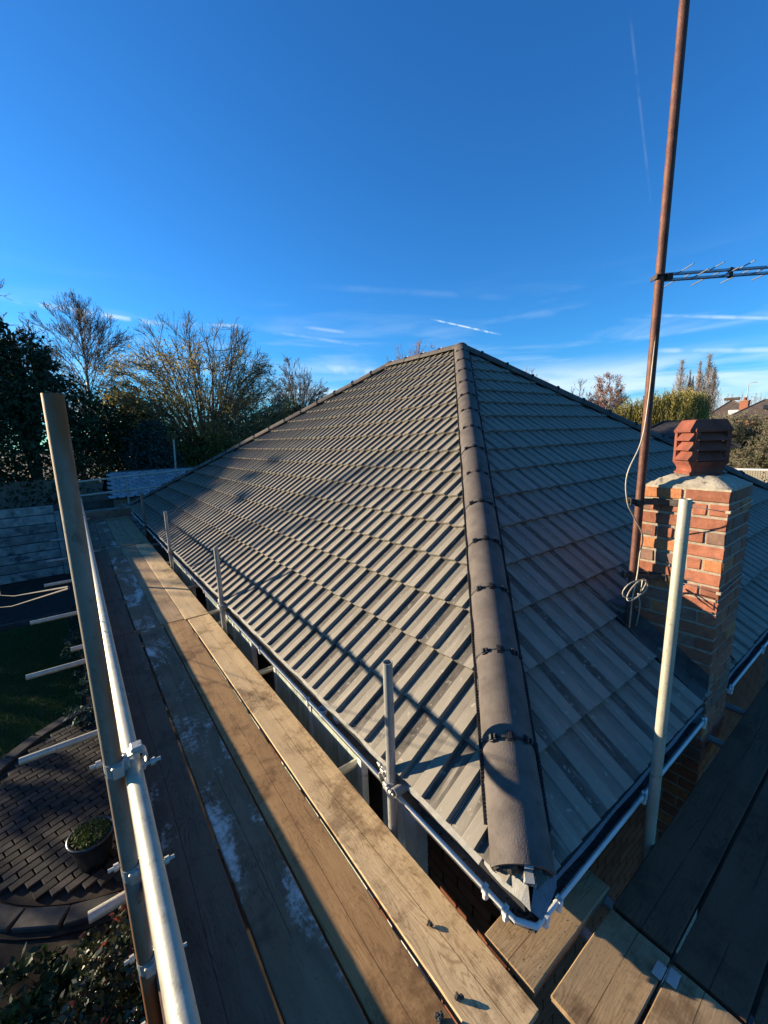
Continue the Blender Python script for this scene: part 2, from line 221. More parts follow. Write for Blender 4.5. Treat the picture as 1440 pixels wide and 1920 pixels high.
# ------------------------------------------------------------ mesh helpers
class MB:
    def __init__(s): s.v=[]; s.f=[]; s.sm=[]
    def add(s,vs,fs,smooth=False):
        o=len(s.v); s.v+= [tuple(v) for v in vs]; s.f+= [tuple(i+o for i in f) for f in fs]; s.sm+= [smooth]*len(fs); return s
    def box(s,x0,x1,y0,y1,z0,z1,M=None):
        vs=[Vector((x,y,z)) for z in (z0,z1) for y in (y0,y1) for x in (x0,x1)]
        if M is not None: vs=[M@v for v in vs]
        return s.add(vs,[(0,2,3,1),(4,5,7,6),(0,1,5,4),(2,6,7,3),(0,4,6,2),(1,3,7,5)])
    def bev(s,x0,x1,y0,y1,z0,z1,b,M=None):
        """box with chamfered edges"""
        vs=[];idx={}
        X=(x0,x1);Y=(y0,y1);Z=(z0,z1);sg=(1,-1)
        for i in (0,1):
            for j in (0,1):
                for k in (0,1):
                    for a in range(3):
                        p=[X[i]+(b*sg[i] if a!=0 else 0),Y[j]+(b*sg[j] if a!=1 else 0),Z[k]+(b*sg[k] if a!=2 else 0)]
                        idx[(i,j,k,a)]=len(vs); vs.append(Vector(p) if M is None else M@Vector(p))
        f=[]
        I=lambda i,j,k,a: idx[(i,j,k,a)]
        for i in (0,1): f.append([I(i,0,0,0),I(i,1,0,0),I(i,1,1,0),I(i,0,1,0)][::(1 if i else -1)])
        for j in (0,1): f.append([I(0,j,0,1),I(1,j,0,1),I(1,j,1,1),I(0,j,1,1)][::(-1 if j else 1)])
        for k in (0,1): f.append([I(0,0,k,2),I(1,0,k,2),I(1,1,k,2),I(0,1,k,2)][::(1 if k else -1)])
        for i in (0,1):
            for j in (0,1): f.append([I(i,j,0,0),I(i,j,1,0),I(i,j,1,1),I(i,j,0,1)][::(1 if i!=j else -1)])
        for i in (0,1):
            for k in (0,1): f.append([I(i,0,k,0),I(i,1,k,0),I(i,1,k,2),I(i,0,k,2)][::(1 if i==k else -1)])
        for j in (0,1):
            for k in (0,1): f.append([I(0,j,k,1),I(1,j,k,1),I(1,j,k,2),I(0,j,k,2)][::(-1 if j==k else 1)])
        for i in (0,1):
            for j in (0,1):
                for k in (0,1): f.append([I(i,j,k,0),I(i,j,k,1),I(i,j,k,2)][::(1 if (i+j+k)%2 else -1)])
        return s.add(vs,f)
    def tube(s,p0,p1,r,n=20,wall=.004,open0=True,open1=True):
        p0=Vector(p0);p1=Vector(p1);d=(p1-p0).normalized(); a=d.orthogonal().normalized(); b=d.cross(a)
        L=(p1-p0).length; vs=[];fs=[]
        rings=[(p0,r)]+[(p1,r)]
        def ring(p,rr): return [p+a*math.cos(2*math.pi*i/n)*rr+b*math.sin(2*math.pi*i/n)*rr for i in range(n)]
        vs=ring(p0,r)+ring(p1,r); fs=[(i,(i+1)%n,n+(i+1)%n,n+i) for i in range(n)]
        s.add(vs,fs,True)
        for p,q,o,fl in ((p0,1,open0,0),(p1,-1,open1,1)):
            if wall and o:
                dd=min(.15,L*.4); A=ring(p,r);B=ring(p,r-wall);C=ring(p+d*q*dd,r-wall)
                f1=[(i,n+i,n+(i+1)%n,(i+1)%n) for i in range(n)]; f2=[(n+i,2*n+i,2*n+(i+1)%n,n+(i+1)%n) for i in range(n)]; f3=[tuple(2*n+i for i in range(n))]
                fs=f1+f2+f3
                if fl: fs=[tuple(reversed(f)) for f in fs]
                s.add(A+B+C,fs)
            else:
                A=ring(p,r); s.add(A,[tuple(range(n)) if fl else tuple(reversed(range(n)))])
        return s
    def path(s,pts,r,n=8):
        pts=[Vector(p) for p in pts]; vs=[];fs=[]
        for k,p in enumerate(pts):
            d=(pts[min(k+1,len(pts)-1)]-pts[max(k-1,0)]).normalized(); a=d.cross(Vector((.3,.2,.93))).normalized(); b=d.cross(a)
            rr=r[k] if isinstance(r,(list,tuple)) else r
            vs+=[p+a*math.cos(2*math.pi*i/n)*rr+b*math.sin(2*math.pi*i/n)*rr for i in range(n)]
        for k in range(len(pts)-1): fs+=[(k*n+i,k*n+(i+1)%n,(k+1)*n+(i+1)%n,(k+1)*n+i) for i in range(n)]
        s.add(vs,fs,True); s.add(vs[:n],[tuple(reversed(range(n)))]); s.add(vs[-n:],[tuple(range(n))]); return s
    def lathe(s,c,prof,n=28,smooth=True):
        c=Vector(c); vs=[c+Vector((r*math.cos(2*math.pi*i/n),r*math.sin(2*math.pi*i/n),z)) for r,z in prof for i in range(n)]
        m=len(prof); s.add(vs,[(k*n+i,k*n+(i+1)%n,(k+1)*n+(i+1)%n,(k+1)*n+i) for k in range(m-1) for i in range(n)],smooth); return s
    def prism(s,poly,z0,z1):
        n=len(poly); vs=[(x,y,z0) for x,y in poly]+[(x,y,z1) for x,y in poly]
        return s.add(vs,[tuple(reversed(range(n))),tuple(range(n,2*n))]+[(i,(i+1)%n,n+(i+1)%n,n+i) for i in range(n)])
    def mesh(s,name,mat):
        m=bpy.data.meshes.new(name); m.from_pydata(s.v,[],s.f); m.polygons.foreach_set('use_smooth',s.sm)
        for x in (mat if isinstance(mat,(list,tuple)) else [mat]): m.materials.append(x)
        m.update(); return m
    def build(s,name,mat,parent=None,**k): return put(s.mesh(name,mat),name,parent,**k)
def put(mesh,name,parent=None,label=None,cat=None,group=None,kind=None,loc=None,M=None):
    o=bpy.data.objects.new(name,mesh); COL.objects.link(o)
    if parent is not None: o.parent=parent
    if M is not None: o.matrix_local=M
    elif loc is not None: o.location=loc
    return tag(o,label,cat,group,kind)
def tag(o,label=None,cat=None,group=None,kind=None):
    if label: o['label']=label
    if cat: o['category']=cat
    if group: o['group']=group
    if kind: o['kind']=kind
    return o
def empty(name,loc,label,cat,group=None):
    o=bpy.data.objects.new(name,None); COL.objects.link(o); o.location=loc; o.empty_display_size=.1; return tag(o,label,cat,group)
def raw(name,V,F,mat,parent=None,smooth=False,midx=None,**k):
    V=np.asarray(V,np.float32); F=np.asarray(F,np.int32); m=bpy.data.meshes.new(name)
    m.vertices.add(len(V)); m.vertices.foreach_set('co',V.ravel()); kf=F.shape[1]
    m.loops.add(F.size); m.loops.foreach_set('vertex_index',F.ravel()); m.polygons.add(len(F))
    m.polygons.foreach_set('loop_start',np.arange(0,F.size,kf,dtype=np.int32)); m.polygons.foreach_set('loop_total',np.full(len(F),kf,np.int32))
    if smooth: m.polygons.foreach_set('use_smooth',np.ones(len(F),bool))
    for x in (mat if isinstance(mat,(list,tuple)) else [mat]): m.materials.append(x)
    if midx is not None: m.polygons.foreach_set('material_index',np.asarray(midx,np.int32))
    m.update(calc_edges=True); m.validate(); return put(m,name,parent,**k)

# ------------------------------------------------------------ ground, lawn, patio
g=MB(); n=40; gx=np.concatenate([[-900,-300,-100],np.linspace(-40,120,25),[300,900]]); gy=np.concatenate([[-900,-200,-60],np.linspace(-20,120,25),[300,900]])
vs=[(x,y,G-.02+ (0 if abs(x)<60 and abs(y)<60 else random.uniform(-.3,.1))) for y in gy for x in gx]; nx=len(gx)
g.add(vs,[(j*nx+i,j*nx+i+1,(j+1)*nx+i+1,(j+1)*nx+i) for j in range(len(gy)-1) for i in range(nx-1)],True)
g.build('ground',m_soil,kind='structure')
l=MB(); l.add([(x,y,G+.0) for y in (7.6,13.3) for x in (-9,-.42)],[(0,1,3,2)]); l.add([(x,y,G+.0) for y in (-3,3.95) for x in (-9,-.1)],[(0,1,3,2)]); l.add([(x,y,G+.0) for y in (3.95,7.6) for x in (-9,-2.1)],[(0,1,3,2)])
l.build('lawn',m_grass,kind='structure')
def blades(regs,nper):
    V=[];F=[]
    for (x0,x1,y0,y1,nn) in regs:
        x=RNG.uniform(x0,x1,nn);y=RNG.uniform(y0,y1,nn);a=RNG.uniform(0,6.28,nn);h=RNG.uniform(.02,.05,nn);w=.004
        dx=np.cos(a)*w;dy=np.sin(a)*w;lx=RNG.normal(0,.015,nn);ly=RNG.normal(0,.015,nn)
        o=sum(len(v) for v in V); P=np.stack([np.stack([x-dx,y-dy,np.full(nn,G)],1),np.stack([x+dx,y+dy,np.full(nn,G)],1),np.stack([x+lx,y+ly,G+h],1)],1).reshape(-1,3)
        V.append(P);F.append(np.arange(nn*3).reshape(-1,3)+o)
    return np.concatenate(V),np.concatenate(F)
V,F=blades([(-2.6,-.45,7.7,13.2,60000),(-1.6,-.15,2.2,3.9,40000)],0)
raw('grass',V,F,m_blade,kind='stuff',label='short green grass blades over the shaded lawns',cat='grass')
c0=MB(); c0.add([(-2,13.3,G+.0),(-.42,13.3,G+.0),(-.42,13.45,G+.05),(-2,13.45,G+.05)],[(0,1,2,3)])
# patio
PC=(.35,6.25)
pt=MB(); pt.prism([(PC[0]+1.93*math.cos(a*math.pi/24),PC[1]+1.93*math.sin(a*math.pi/24)) for a in range(48)],G-.1,G+.012)
patio=pt.build('patio',m_soil,kind='structure')
pm=[]
for k in range(3):
    b=MB(); b.bev(-.096,.096,-.046,.046,0,.035,.005); pm.append(b.mesh('paver',m_paver))
cnt=0
for i in range(-16,10):
    for j in range(-34,34):
        # basket-like running bond turned on the slant
        x0=i*.205+(j%2)*.10; y0=j*.102; ca,sa=math.cos(.35),math.sin(.35)
        x=PC[0]+x0*ca-y0*sa; y=PC[1]+x0*sa+y0*ca
        if (x-PC[0])**2+(y-PC[1])**2<1.83**2 and x<.02 and y>4.2 and cnt<299:
            cnt+=1; put(pm[cnt%3],'paver',patio,M=Matrix.Translation((x,y,G+.008+random.uniform(0,.006)))@Matrix.Rotation(.35+random.uniform(-.02,.02),4,'Z')@Matrix.Rotation(random.uniform(-.02,.02),4,'X'))
kt=MB(); kt.prism([(PC[0]+2.2*math.cos(a*math.pi/24),PC[1]+2.2*math.sin(a*math.pi/24)) for a in range(48)],G-.1,G+.002)
kerb=kt.build('patio_edging',m_soil,kind='structure'); ks=MB()
ks.bev(-.21,.21,-.09,.09,0,.07,.01); ksm=ks.mesh('edging_stone',m_kerb)
for k in range(29):
    a=2*math.pi*k/29; x=PC[0]+2.05*math.cos(a); y=PC[1]+2.05*math.sin(a)
    if x<.6: put(ksm,'edging_stone',kerb,M=Matrix.Translation((x,y,G-.02))@Matrix.Rotation(a+math.pi/2,4,'Z'))
# plant pot
pot=empty('plant_pot',(-.36,4.88,G),'dark glazed round plant pot with a trailing green plant on the block patio','plant pot')
p=MB(); p.lathe((0,0,.02),[(.0,0),(.13,0),(.165,.15),(.20,.32),(.205,.345),(.215,.35),(.215,.375),(.19,.375),(.185,.33),(.165,.31),(0,.31)],32); p.build('pot_body',m_glaze,pot)
V=[];F=[]
for k in range(900):
    a=random.uniform(0,6.28);r=.17*math.sqrt(random.random());z=.33+random.uniform(0,.10); c=Vector((r*math.cos(a),r*math.sin(a),z)); d=Vector((random.gauss(0,1),random.gauss(0,1),random.gauss(0,.6))).normalized()*.028; e=d.orthogonal().normalized()*.007
    o=len(V); V+= [c-e,c+e,c+d+e*.3,c+d-e*.3]; F.append((o,o+1,o+2,o+3))
raw('foliage',V,F,m_leafg,pot)
# kerb strip at far end of lawn
kk=empty('lawn_edging',(-1,13.4,G),'low row of concrete edging stones behind the far end of the lawn','edging')
for i in range(3):
    b=MB(); b.bev(-2.2+i*.9-(-1),-1.33+i*.9-(-1),-.04,.04,-.03,.12,.01); b.build('edging_stone',m_kerb,kk)

# ------------------------------------------------------------ bungalow
PIT=math.radians(35.5); TP=math.tan(PIT); CP=math.cos(PIT); SP=math.sin(PIT)
XE,YE,ZE=1.13,.72,-1.70
A1=Vector((5.469,5.054,1.395)); A2=Vector((5.469,7.027,1.395)); CA=Vector((XE,YE,ZE)); CB=Vector((XE,13.4,ZE)); CC=Vector((9.81,YE,ZE)); CD=Vector((9.81,13.4,ZE))
house=empty('bungalow',(1.36,.95,G),'brick bungalow with a newly tiled grey hipped roof seen from the scaffold','bungalow')
def P(v): return Vector(v)-house.location      # world -> house local
dk=MB(); off=Vector((0,0,-.062))
dk.add([P(v+off) for v in (CA,CB,CC,CD,A1,A2)],[(0,4,5,1),(0,2,4),(2,3,5,4),(3,1,5)])
roof=dk.build('roof',m_deck,house)
# tile profile across (u: 0..W): flat pan, sun-side slope, flat top, steep fall, twice
TW=.318; GA=.325; RIB=[(0,.0),(.064,.005),(.071,.012),(.138,.023),(.145,.0),(.159,.0)]
prof=[(u,w) for u,w in RIB[:-1]]+[(u+.159,w) for u,w in RIB]
prof[-1]=(TW-.004,0.); 
def tile_geom(v0=-.005,v1=.345,th=.031):
    """tile in local (u along eave, v up slope, w out)"""
    vs=[];fs=[];n=len(prof)
    rows=[(v0,th),(v1,th-(th-.001)*1.0)]
    for v,w0 in rows: vs+=[(u,v,w+w0) for u,w in prof]
    fs+=[(i,i+1,n+i+1,n+i) for i in range(n-1)]
    o=len(vs); vs+=[(u,v0,w+th) for u,w in prof]+[(u,v0+.002,w+th-.024) for u,w in prof]
    fs+=[(o+n+i,o+n+i+1,o+i+1,o+i) for i in range(n-1)]
    o=len(vs); vs+=[(0,v0,th),(0,v1,.001),(0,v0,th-.02),(0,v1,-.01)]; fs+=[(o,o+1,o+3,o+2)]
    u=prof[-1][0]; o=len(vs); vs+=[(u,v0,th),(u,v1,.001),(u,v0,th-.02),(u,v1,-.01)]; fs+=[(o,o+2,o+3,o+1)]
    return vs,fs
tb=MB(); tb.add(*tile_geom()); tile_mesh=tb.mesh('roof_tile',m_tile)
import bmesh
def face_frame(origin,uax,vax):
    w=Vector(uax).cross(Vector(vax)); M=Matrix((Vector(uax),Vector(vax),w)).transposed().to_4x4(); M.translation=origin; return M
# left plane: u runs along -Y?  keep w outward: (-SP,0,CP)
ML=face_frame(Vector((XE,0,ZE)),(0,-1,0),(CP,0,SP))
MR=face_frame(Vector((0,YE,ZE)),(1,0,0),(0,CP,SP))
tiles=[]
def hipcut_left():   # list of (point, normal out) planes in world for left plane
    d1=(A1-CA); n1=Vector((d1.y,-d1.x,0)).normalized()      # outward: to the +x/-y side
    d2=(A2-CB); n2=Vector((-d2.y,d2.x,0)).normalized()
    return [(CA+n1*-.045,n1),(CB+n2*-.045,n2)]
def hipcut_right():
    d1=(A1-CA); n1=Vector((-d1.y,d1.x,0)).normalized(); d3=(A1-CC); n3=Vector((d3.y,-d3.x,0)).normalized()
    return [(CA+n1*-.045,n1),(CC+n3*-.045,n3)]
base_v,base_f=tile_geom()
def lay(M,cuts,u0,u1,rows,ph):
    n=int((u1-u0)/TW)+1
    for r in range(rows):
        for k in range(n):
            T=M@Matrix.Translation((u0+k*TW+ph,r*GA,0))
            T=T@Matrix.Translation((random.uniform(-.0015,.0015),random.uniform(-.003,.003),random.uniform(-.001,.002)))@Matrix.Rotation(random.uniform(-.004,.004),4,'Z')
            cs=[T@Vector((u,v,.02)) for u in (0,TW) for v in (0,.34)]
            ins=[min((c-p).dot(nn) for c in cs) for p,nn in cuts]; outs=[max((c-p).dot(nn) for c in cs) for p,nn in cuts]
            if any(i>0 for i in ins): continue
            cen=T@Vector((TW/2,GA/2,0)); tiles.append((cen.length,T,[c for c,o in zip(cuts,outs) if o>0]))
lay(ML,hipcut_left(),-13.6,-.6,17,.12)
lay(MR,hipcut_right(),1.1,9.9,17,.07)
# the slot where the chimney comes through
CH=(3.03,3.49,.70,1.17)
def in_ch(c,m=0): return CH[0]-m<c.x<CH[1]+m and CH[2]-m<c.y<CH[3]+m
tiles=[t for t in tiles if not in_ch(t[1]@Vector((TW/2,GA/2,0)),-.04)]
tiles.sort(key=lambda t:t[0])
ihouse=Matrix.Translation(-house.location)
def cutmesh(T,cuts,bm=None):
    bm=bmesh.new(); vv=[bm.verts.new(v) for v in base_v]
    for f in base_f: bm.faces.new([vv[i] for i in f])
    Ti=T.inverted(); R3=Ti.to_3x3()
    for p,nn in cuts:
        bmesh.ops.bisect_plane(bm,geom=bm.verts[:]+bm.edges[:]+bm.faces[:],plane_co=Ti@p,plane_no=(R3@nn),clear_outer=True)
    return bm
rest=bmesh.new(); nt_=0
NT=300
for i,(d,T,cuts) in enumerate(tiles):
    if i<NT:
        if cuts:
            bm=cutmesh(T,cuts); 
            if not bm.faces: bm.free(); continue
            me=bpy.data.meshes.new('roof_tile'); bm.to_mesh(me); bm.free(); me.materials.append(m_tile)
        else: me=tile_mesh
        put(me,'roof_tile',roof,M=ihouse@T)
    else:
        bm=cutmesh(T,cuts); bm.transform(ihouse@T); me=bpy.data.meshes.new('t'); bm.to_mesh(me); bm.free(); rest.from_mesh(me); bpy.data.meshes.remove(me)
me=bpy.data.meshes.new('roof_tiles'); rest.to_mesh(me); rest.free(); me.materials.append(m_tile2)
put(me,'roof_tiles',roof,kind='stuff')
# ridge and hip tiles
def cap_mesh(L=.452,R=.118,half=.120,rise=.095,n=16):
    b=MB(); vo=[];
    # circular arc through (-half,0),(0,rise),(half,0)
    rr=(half*half+rise*rise)/(2*rise); cz=rise-rr; a0=math.asin(min(1,half/rr))
    if rise>rr: a0=math.pi-a0
    arc=lambda r_,k:(math.sin(-a0+2*a0*k/n)*r_,math.cos(-a0+2*a0*k/n)*r_+cz)
    for y,r_ in ((0,rr),(L,rr)): vo+=[(arc(r_,k)[0],y,arc(r_,k)[1]) for k in range(n+1)]
    m=n+1; b.add(vo,[(k,k+1,m+k+1,m+k) for k in range(n)],True)
    ri=rr-.016; vi=[]
    for y in (0,L): vi+=[(arc(rr,k)[0],y,arc(rr,k)[1]) for k in range(n+1)]+[(arc(ri,k)[0],y,arc(ri,k)[1]) for k in range(n+1)]
    b.add(vi[:2*m],[(m+k,m+k+1,k+1,k) for k in range(n)]); b.add(vi[2*m:],[(k,k+1,m+k+1,m+k) for k in range(n)])
    # feet
    for s in (0,n):
        x,z=arc(rr,s); x2,z2=arc(ri,s)
        b.add([(x,0,z),(x,L,z),(x2,L,z2),(x2,0,z2)],[(0,1,2,3) if s==0 else (3,2,1,0)])
    return b,arc,rr
cb,arc,RR=cap_mesh(); capm=cb.mesh('ridge_tile',m_hip)
ub=MB()   # union clip: thin black band with small lugs
n=16
for k in range(n):
    (x0,z0),(x1,z1)=arc(RR+.004,k),arc(RR+.004,k+1); (a0,b0),(a1,b1)=arc(RR-.012,k),arc(RR-.012,k+1)
    ub.add([(x0,-.005,z0),(x1,-.005,z1),(x1,.005,z1),(x0,.005,z0),(a0,-.005,b0),(a1,-.005,b1),(a1,.005,b1),(a0,.005,b0)],[(0,1,2,3),(4,5,1,0),(3,2,6,7)])
for k,(w,l_) in ((4,(.010,.018)),(4.9,(.006,.013)),(8,(.014,.022)),(8.9,(.007,.013)),(11.6,(.009,.018)),(12.6,(.006,.012)),(14.6,(.008,.012))):
    x,z=arc(RR+.003,k); a=-math.atan2(x,z-(RR*0+.095-RR)); Mx=Matrix.Translation((x,0,z))@Matrix.Rotation(-a,4,'Y')
    ub.box(-w,w,-l_,l_,0,.009,Mx); ub.box(-w*.5,w*.5,-l_*.7,l_*.7,.009,.017,Mx)
unm=ub.mesh('union_clip',m_black)
def run(a,b,lift,name,gauge=.46,start=0.,end=None,uw=None,trim=0.):
    """lay cap tiles from a towards b"""
    d=(b-a); L=d.length; d.normalize(); up=Vector((0,0,1)); x=d.cross(up).normalized(); z=x.cross(d).normalized()
    M=Matrix((x,d,z)).transposed().to_4x4(); k=0; s=start
    holder=MB(); holder.add([P(a+z*.0-x*.02),P(a+x*.02),P(b+x*.02),P(b-x*.02)],[(0,1,2,3)])
    cap=holder.build(name,m_deck,house)
    while s<L-.05:
        T=M.copy(); T.translation=a+d*s+z*(lift+random.uniform(-.003,.004))
        T=ihouse@T@Matrix.Rotation(random.uniform(-.006,.006),4,'Z')@Matrix.Rotation(random.uniform(-.004,.004),4,'X')
        ln=min(1.,(L-s)/.452)
        put(capm,'ridge_tile',cap,M=T@Matrix.Diagonal((1,ln,1,1)))
        if k: put(unm,'union_clip',cap,M=T@Matrix.Translation((0,-.004,0)))
        s+=gauge; k+=1
    return cap
LIFT=.012
hd=(A1-CA).normalized()
run(CA+hd*.075,A1,LIFT,'hip_capping'); run(A1,A2,LIFT,'ridge_capping'); run(CB+(A2-CB).normalized()*.1,A2,LIFT,'hip_capping'); run(CC+(A1-CC).normalized()*.1,A1,LIFT,'hip_capping')
run(CD+(A2-CD).normalized()*.1,A2,LIFT,'hip_capping')
b=MB(); b.lathe((0,0,0),[(.001,.112),(.05,.104),(.09,.08),(.118,.03),(.125,-.06)],20)
put(b.mesh('ridge_end_cap',m_hip),'ridge_end_cap',roof,loc=P(A1+Vector((0,0,.005))))
put(b.mesh('ridge_end_cap',m_hip),'ridge_end_cap',roof,loc=P(A2+Vector((0,0,.005))))
# black comb filler along both feet of the near hip
xh=hd.cross(Vector((0,0,1))).normalized(); zh=xh.cross(hd)
for sd in (-1,1):
    b=MB(); s=.22
    while s<7.0:
        c=CA+hd*s+xh*(sd*.128); h=.022+.012*math.sin(s*17)
        M=Matrix((xh,hd,zh)).transposed().to_4x4(); M.translation=P(c)
        b.box(-.006,.006,0,.011,-.035,h-.01,M); s+=.0155
    b.build('comb_filler',m_black,roof,kind='stuff')
# mortar and clip at the foot of the near hip
M=Matrix((xh,hd,zh)).transposed().to_4x4(); M.translation=P(CA+hd*.085)
b=MB(); random.seed(5)
for k in range(9):
    u=random.uniform(-.10,.10); hgt=max(.012,.085*math.sqrt(max(0,1-(u/.115)**2))-.01); r=random.uniform(.010,.022)
    z=random.uniform(-.02,hgt*.8); R=Matrix.Rotation(random.uniform(0,3),4,'Z')@Matrix.Rotation(random.uniform(0,3),4,'X')
    b.bev(-r,r,-r,r,-r,r,r*.45,M@Matrix.Translation((u,.004+random.uniform(-.012,.008),z))@R)
pl_=[]
for i in range(9):
    for j in range(6):
        u=(i/8*2-1)*.112; top=max(.004,.086*math.sqrt(max(0,1-(u/.118)**2))-.004); z=-.035+(top+.035)*j/5; pl_.append(M@Vector((u,-.002+random.uniform(-.006,.009),z+(random.uniform(-.004,.004) if 0<j<5 else 0))))
b.add(pl_,[(i*6+j,(i+1)*6+j,(i+1)*6+j+1,i*6+j+1) for i in range(8) for j in range(5)])
b.build('hip_mortar',m_mortar,roof)
b=MB(); M2=M@Matrix.Translation((.012,-.020,.045))
b.box(-.016,.016,-.003,.0,-.07,.028,M2); b.box(-.016,.016,-.045,-.003,.026,.029,M2@Matrix.Rotation(-.2,4,'X')); b.box(-.016,-.013,-.03,0,-.02,.028,M2); b.box(-.016,.016,-.0,.10,.052,.055,M2@Matrix.Translation((0,0,-.003)))
b.build('hip_clip',m_fit,roof)
# eaves felt strips and corner sheet
def strip(name,pts_in,pts_out,mat,parent,th=.003):
    b=MB(); n=len(pts_in); vs=[P(p) for p in pts_in]+[P(p) for p in pts_out]; vs+=[v-Vector((0,0,th)) for v in vs]
    f=[(i,i+1,n+i+1,n+i) for i in range(n-1)]; f+=[(2*n+i,3*n+i,3*n+i+1,2*n+i+1) for i in range(n-1)]+[(n+i,n+i+1,3*n+i+1,3*n+i) for i in range(n-1)]
    b.add(vs,f); return b.build(name,mat,parent)
ys=np.arange(.93,13.3,.06); wv=[.006*math.sin(y*9)+.004*math.sin(y*23)+random.uniform(-.002,.002) for y in ys]
wd=[(.016 if y<1.4 else .012 if y<2.2 else .010) for y in ys]
strip('eaves_felt',[(1.19,y,-1.668-.03) for y in ys],[(1.136-w_*.7-d_,y,-1.728-d_*.62) for y,w_,d_ in zip(ys,wv,wd)],m_felt,roof)
xs=np.concatenate([np.arange(1.33,3.0,.06),[3.02]]); xs2=np.arange(3.52,9.6,.1)
m_felt2=material('blue_grey_eaves_felt',[(.10,.11,.13),(.17,.18,.20)],30,.7,.3,160)
for q in (xs,xs2): strip('eaves_felt',[(x,.79,-1.672-.03) for x in q],[(x,.712-.003*math.sin(x*13),-1.775) for x in q],m_felt2,roof)
# slanted silvery corner sheet in two leaves
b=MB(); c=[(1.152,.916,-1.719),(1.160,.872,-1.709),(1.200,.800,-1.688),(1.190,.752,-1.700),(1.142,.705,-1.752),(1.138,.743,-1.742),(1.129,.820,-1.745),(1.130,.882,-1.741),(1.138,.940,-1.733)]
b.add([P(v) for v in c]+[P(Vector(v)-Vector((0,0,.003))) for v in c],[(0,1,7,8),(1,2,6,7),(2,3,5,6),(3,4,5)]+[(9+q,9+(q+1)%9,(q+1)%9,q) for q in range(9)]); b.build('corner_sheet',m_felt,roof)
c=[(1.142,.705,-1.752),(1.205,.735,-1.722),(1.190,.752,-1.698),(1.215,.790,-1.685),(1.31,.734,-1.724),(1.35,.728,-1.731),(1.30,.695,-1.762),(1.21,.678,-1.780),(1.170,.674,-1.786)]
b=MB(); b.add([P(v) for v in c],[(0,1,7,8),(1,4,6,7),(1,2,3,4),(4,5,6)]); b.build('corner_sheet',m_felt2,roof)
for k,(x,y,a) in enumerate(((1.222,.752,.5),(1.245,.738,.7),(1.205,.737,.2),(1.262,.735,1.1))):
    b=MB(); b.bev(-.004-.002*k,.004+.002*k,-.014,.016,0,.006,.001,Matrix.Translation(P((x,y,-1.712-.003*k)))@Matrix.Rotation(a,4,'Z')@Matrix.Rotation(-.5,4,'X')); b.build('mortar_crumb',m_flaunch,roof)
# gutters: square section, outer lip at x=1.12 / y=.688
GL=-1.83; GX=1.12; GY=.688
def gutter(path,close_ends=True):
    """path of (outer xy, inner xy) rings"""
    b=MB(); n=len(path); prof=[]
    rows=[]
    for (ox,oy),(ix,iy) in path:
        O=Vector((ox,oy,0)); I=Vector((ix,iy,0)); d=(I-O)
        f=lambda t,z:P(O+d*t+Vector((0,0,z)))
        rows.append([f(.13,GL-.006),f(.10,GL+.002),f(.04,GL+.003),f(-.01,GL-.001),f(-.03,GL-.008),f(-.02,GL-.015),f(.10,GL-.018),f(.30,GL-.055),f(.42,GL-.07),f(.8,GL-.07),f(1,GL-.05),f(1,GL),f(.97,GL),f(.96,GL-.048),f(.78,GL-.065),f(.43,GL-.065),f(.32,GL-.05),f(.14,GL-.012),f(.13,GL-.006)])
    m=len(rows[0]); vs=[v for r in rows for v in r]
    b.add(vs,[(k*m+i,(k+1)*m+i,(k+1)*m+i+1,k*m+i+1) for k in range(n-1) for i in range(m-1)])
    for r in (rows[0],rows[-1]): b.add([r[q] for q in range(3,13)],[tuple(range(10))])
    return b
W_=.11
gp=[((GX,13.3),(GX+W_,13.3)),((GX,.755),(GX+W_,.80)),((GX+.048,GY),(GX+.11,GY+W_)),((3.025,GY),(3.025,GY+W_))]
g1=gutter(gp).build('gutter',m_upvc,house); g2=gutter([((3.50,GY),(3.50,GY+W_)),((9.8,GY),(9.8,GY+W_))]).build('gutter',m_upvc,house)
# dark debris lying inside
b=MB(); b.box(0,1,0,1,0,1)
s=MB(); s.add([P(v) for v in [(GX+.012,13.2,GL-.06),(GX+.10,13.2,GL-.06),(GX+.10,.84,GL-.05),(GX+.012,.77,GL-.05)]],[(0,1,2,3)]); s.add([P(v) for v in [(GX+.012,.77,GL-.045),(GX+.10,.84,GL-.045),(1.26,.79,GL-.045),(1.17,.70,GL-.045)]],[(0,1,2,3)]); s.add([P(v) for v in [(1.17,.70,GL-.05),(1.26,.79,GL-.05),(3.0,.79,GL-.06),(3.0,.70,GL-.06)]],[(0,1,2,3)]); s.build('gutter_silt',m_gut,g1)
s=MB(); s.add([P(v) for v in [(3.52,.70,GL-.05),(3.52,.79,GL-.05),(9.7,.79,GL-.06),(9.7,.70,GL-.06)]],[(0,1,2,3)]); s.build('gutter_silt',m_gut,g2)
bk=MB(); bk.bev(-.006,.003,-.012,.012,-.024,.004,.002); bk.bev(-.007,.018,-.009,.009,.002,.008,.002); bk.box(.013,.018,-.009,.009,.006,.015); bk.bev(-.004,.030,-.011,.011,-.055,-.020,.006)
bkm=bk.mesh('gutter_bracket',m_upvc)
for y in (.80,.90,1.55,2.5,3.45,4.4,5.4,6.4,7.4,8.4,9.4,10.4,11.4,12.4): put(bkm,'gutter_bracket',g1,M=Matrix.Translation(P((GX-.004,y,GL))))
for x in (1.225,1.315,2.1,2.98): put(bkm,'gutter_bracket',g1,M=Matrix.Translation(P((x,GY-.004,GL)))@Matrix.Rotation(math.pi/2,4,'Z'))
for x in (3.54,4.4,5.3,6.2,7.1): put(bkm,'gutter_bracket',g2,M=Matrix.Translation(P((x,GY-.004,GL)))@Matrix.Rotation(math.pi/2,4,'Z'))
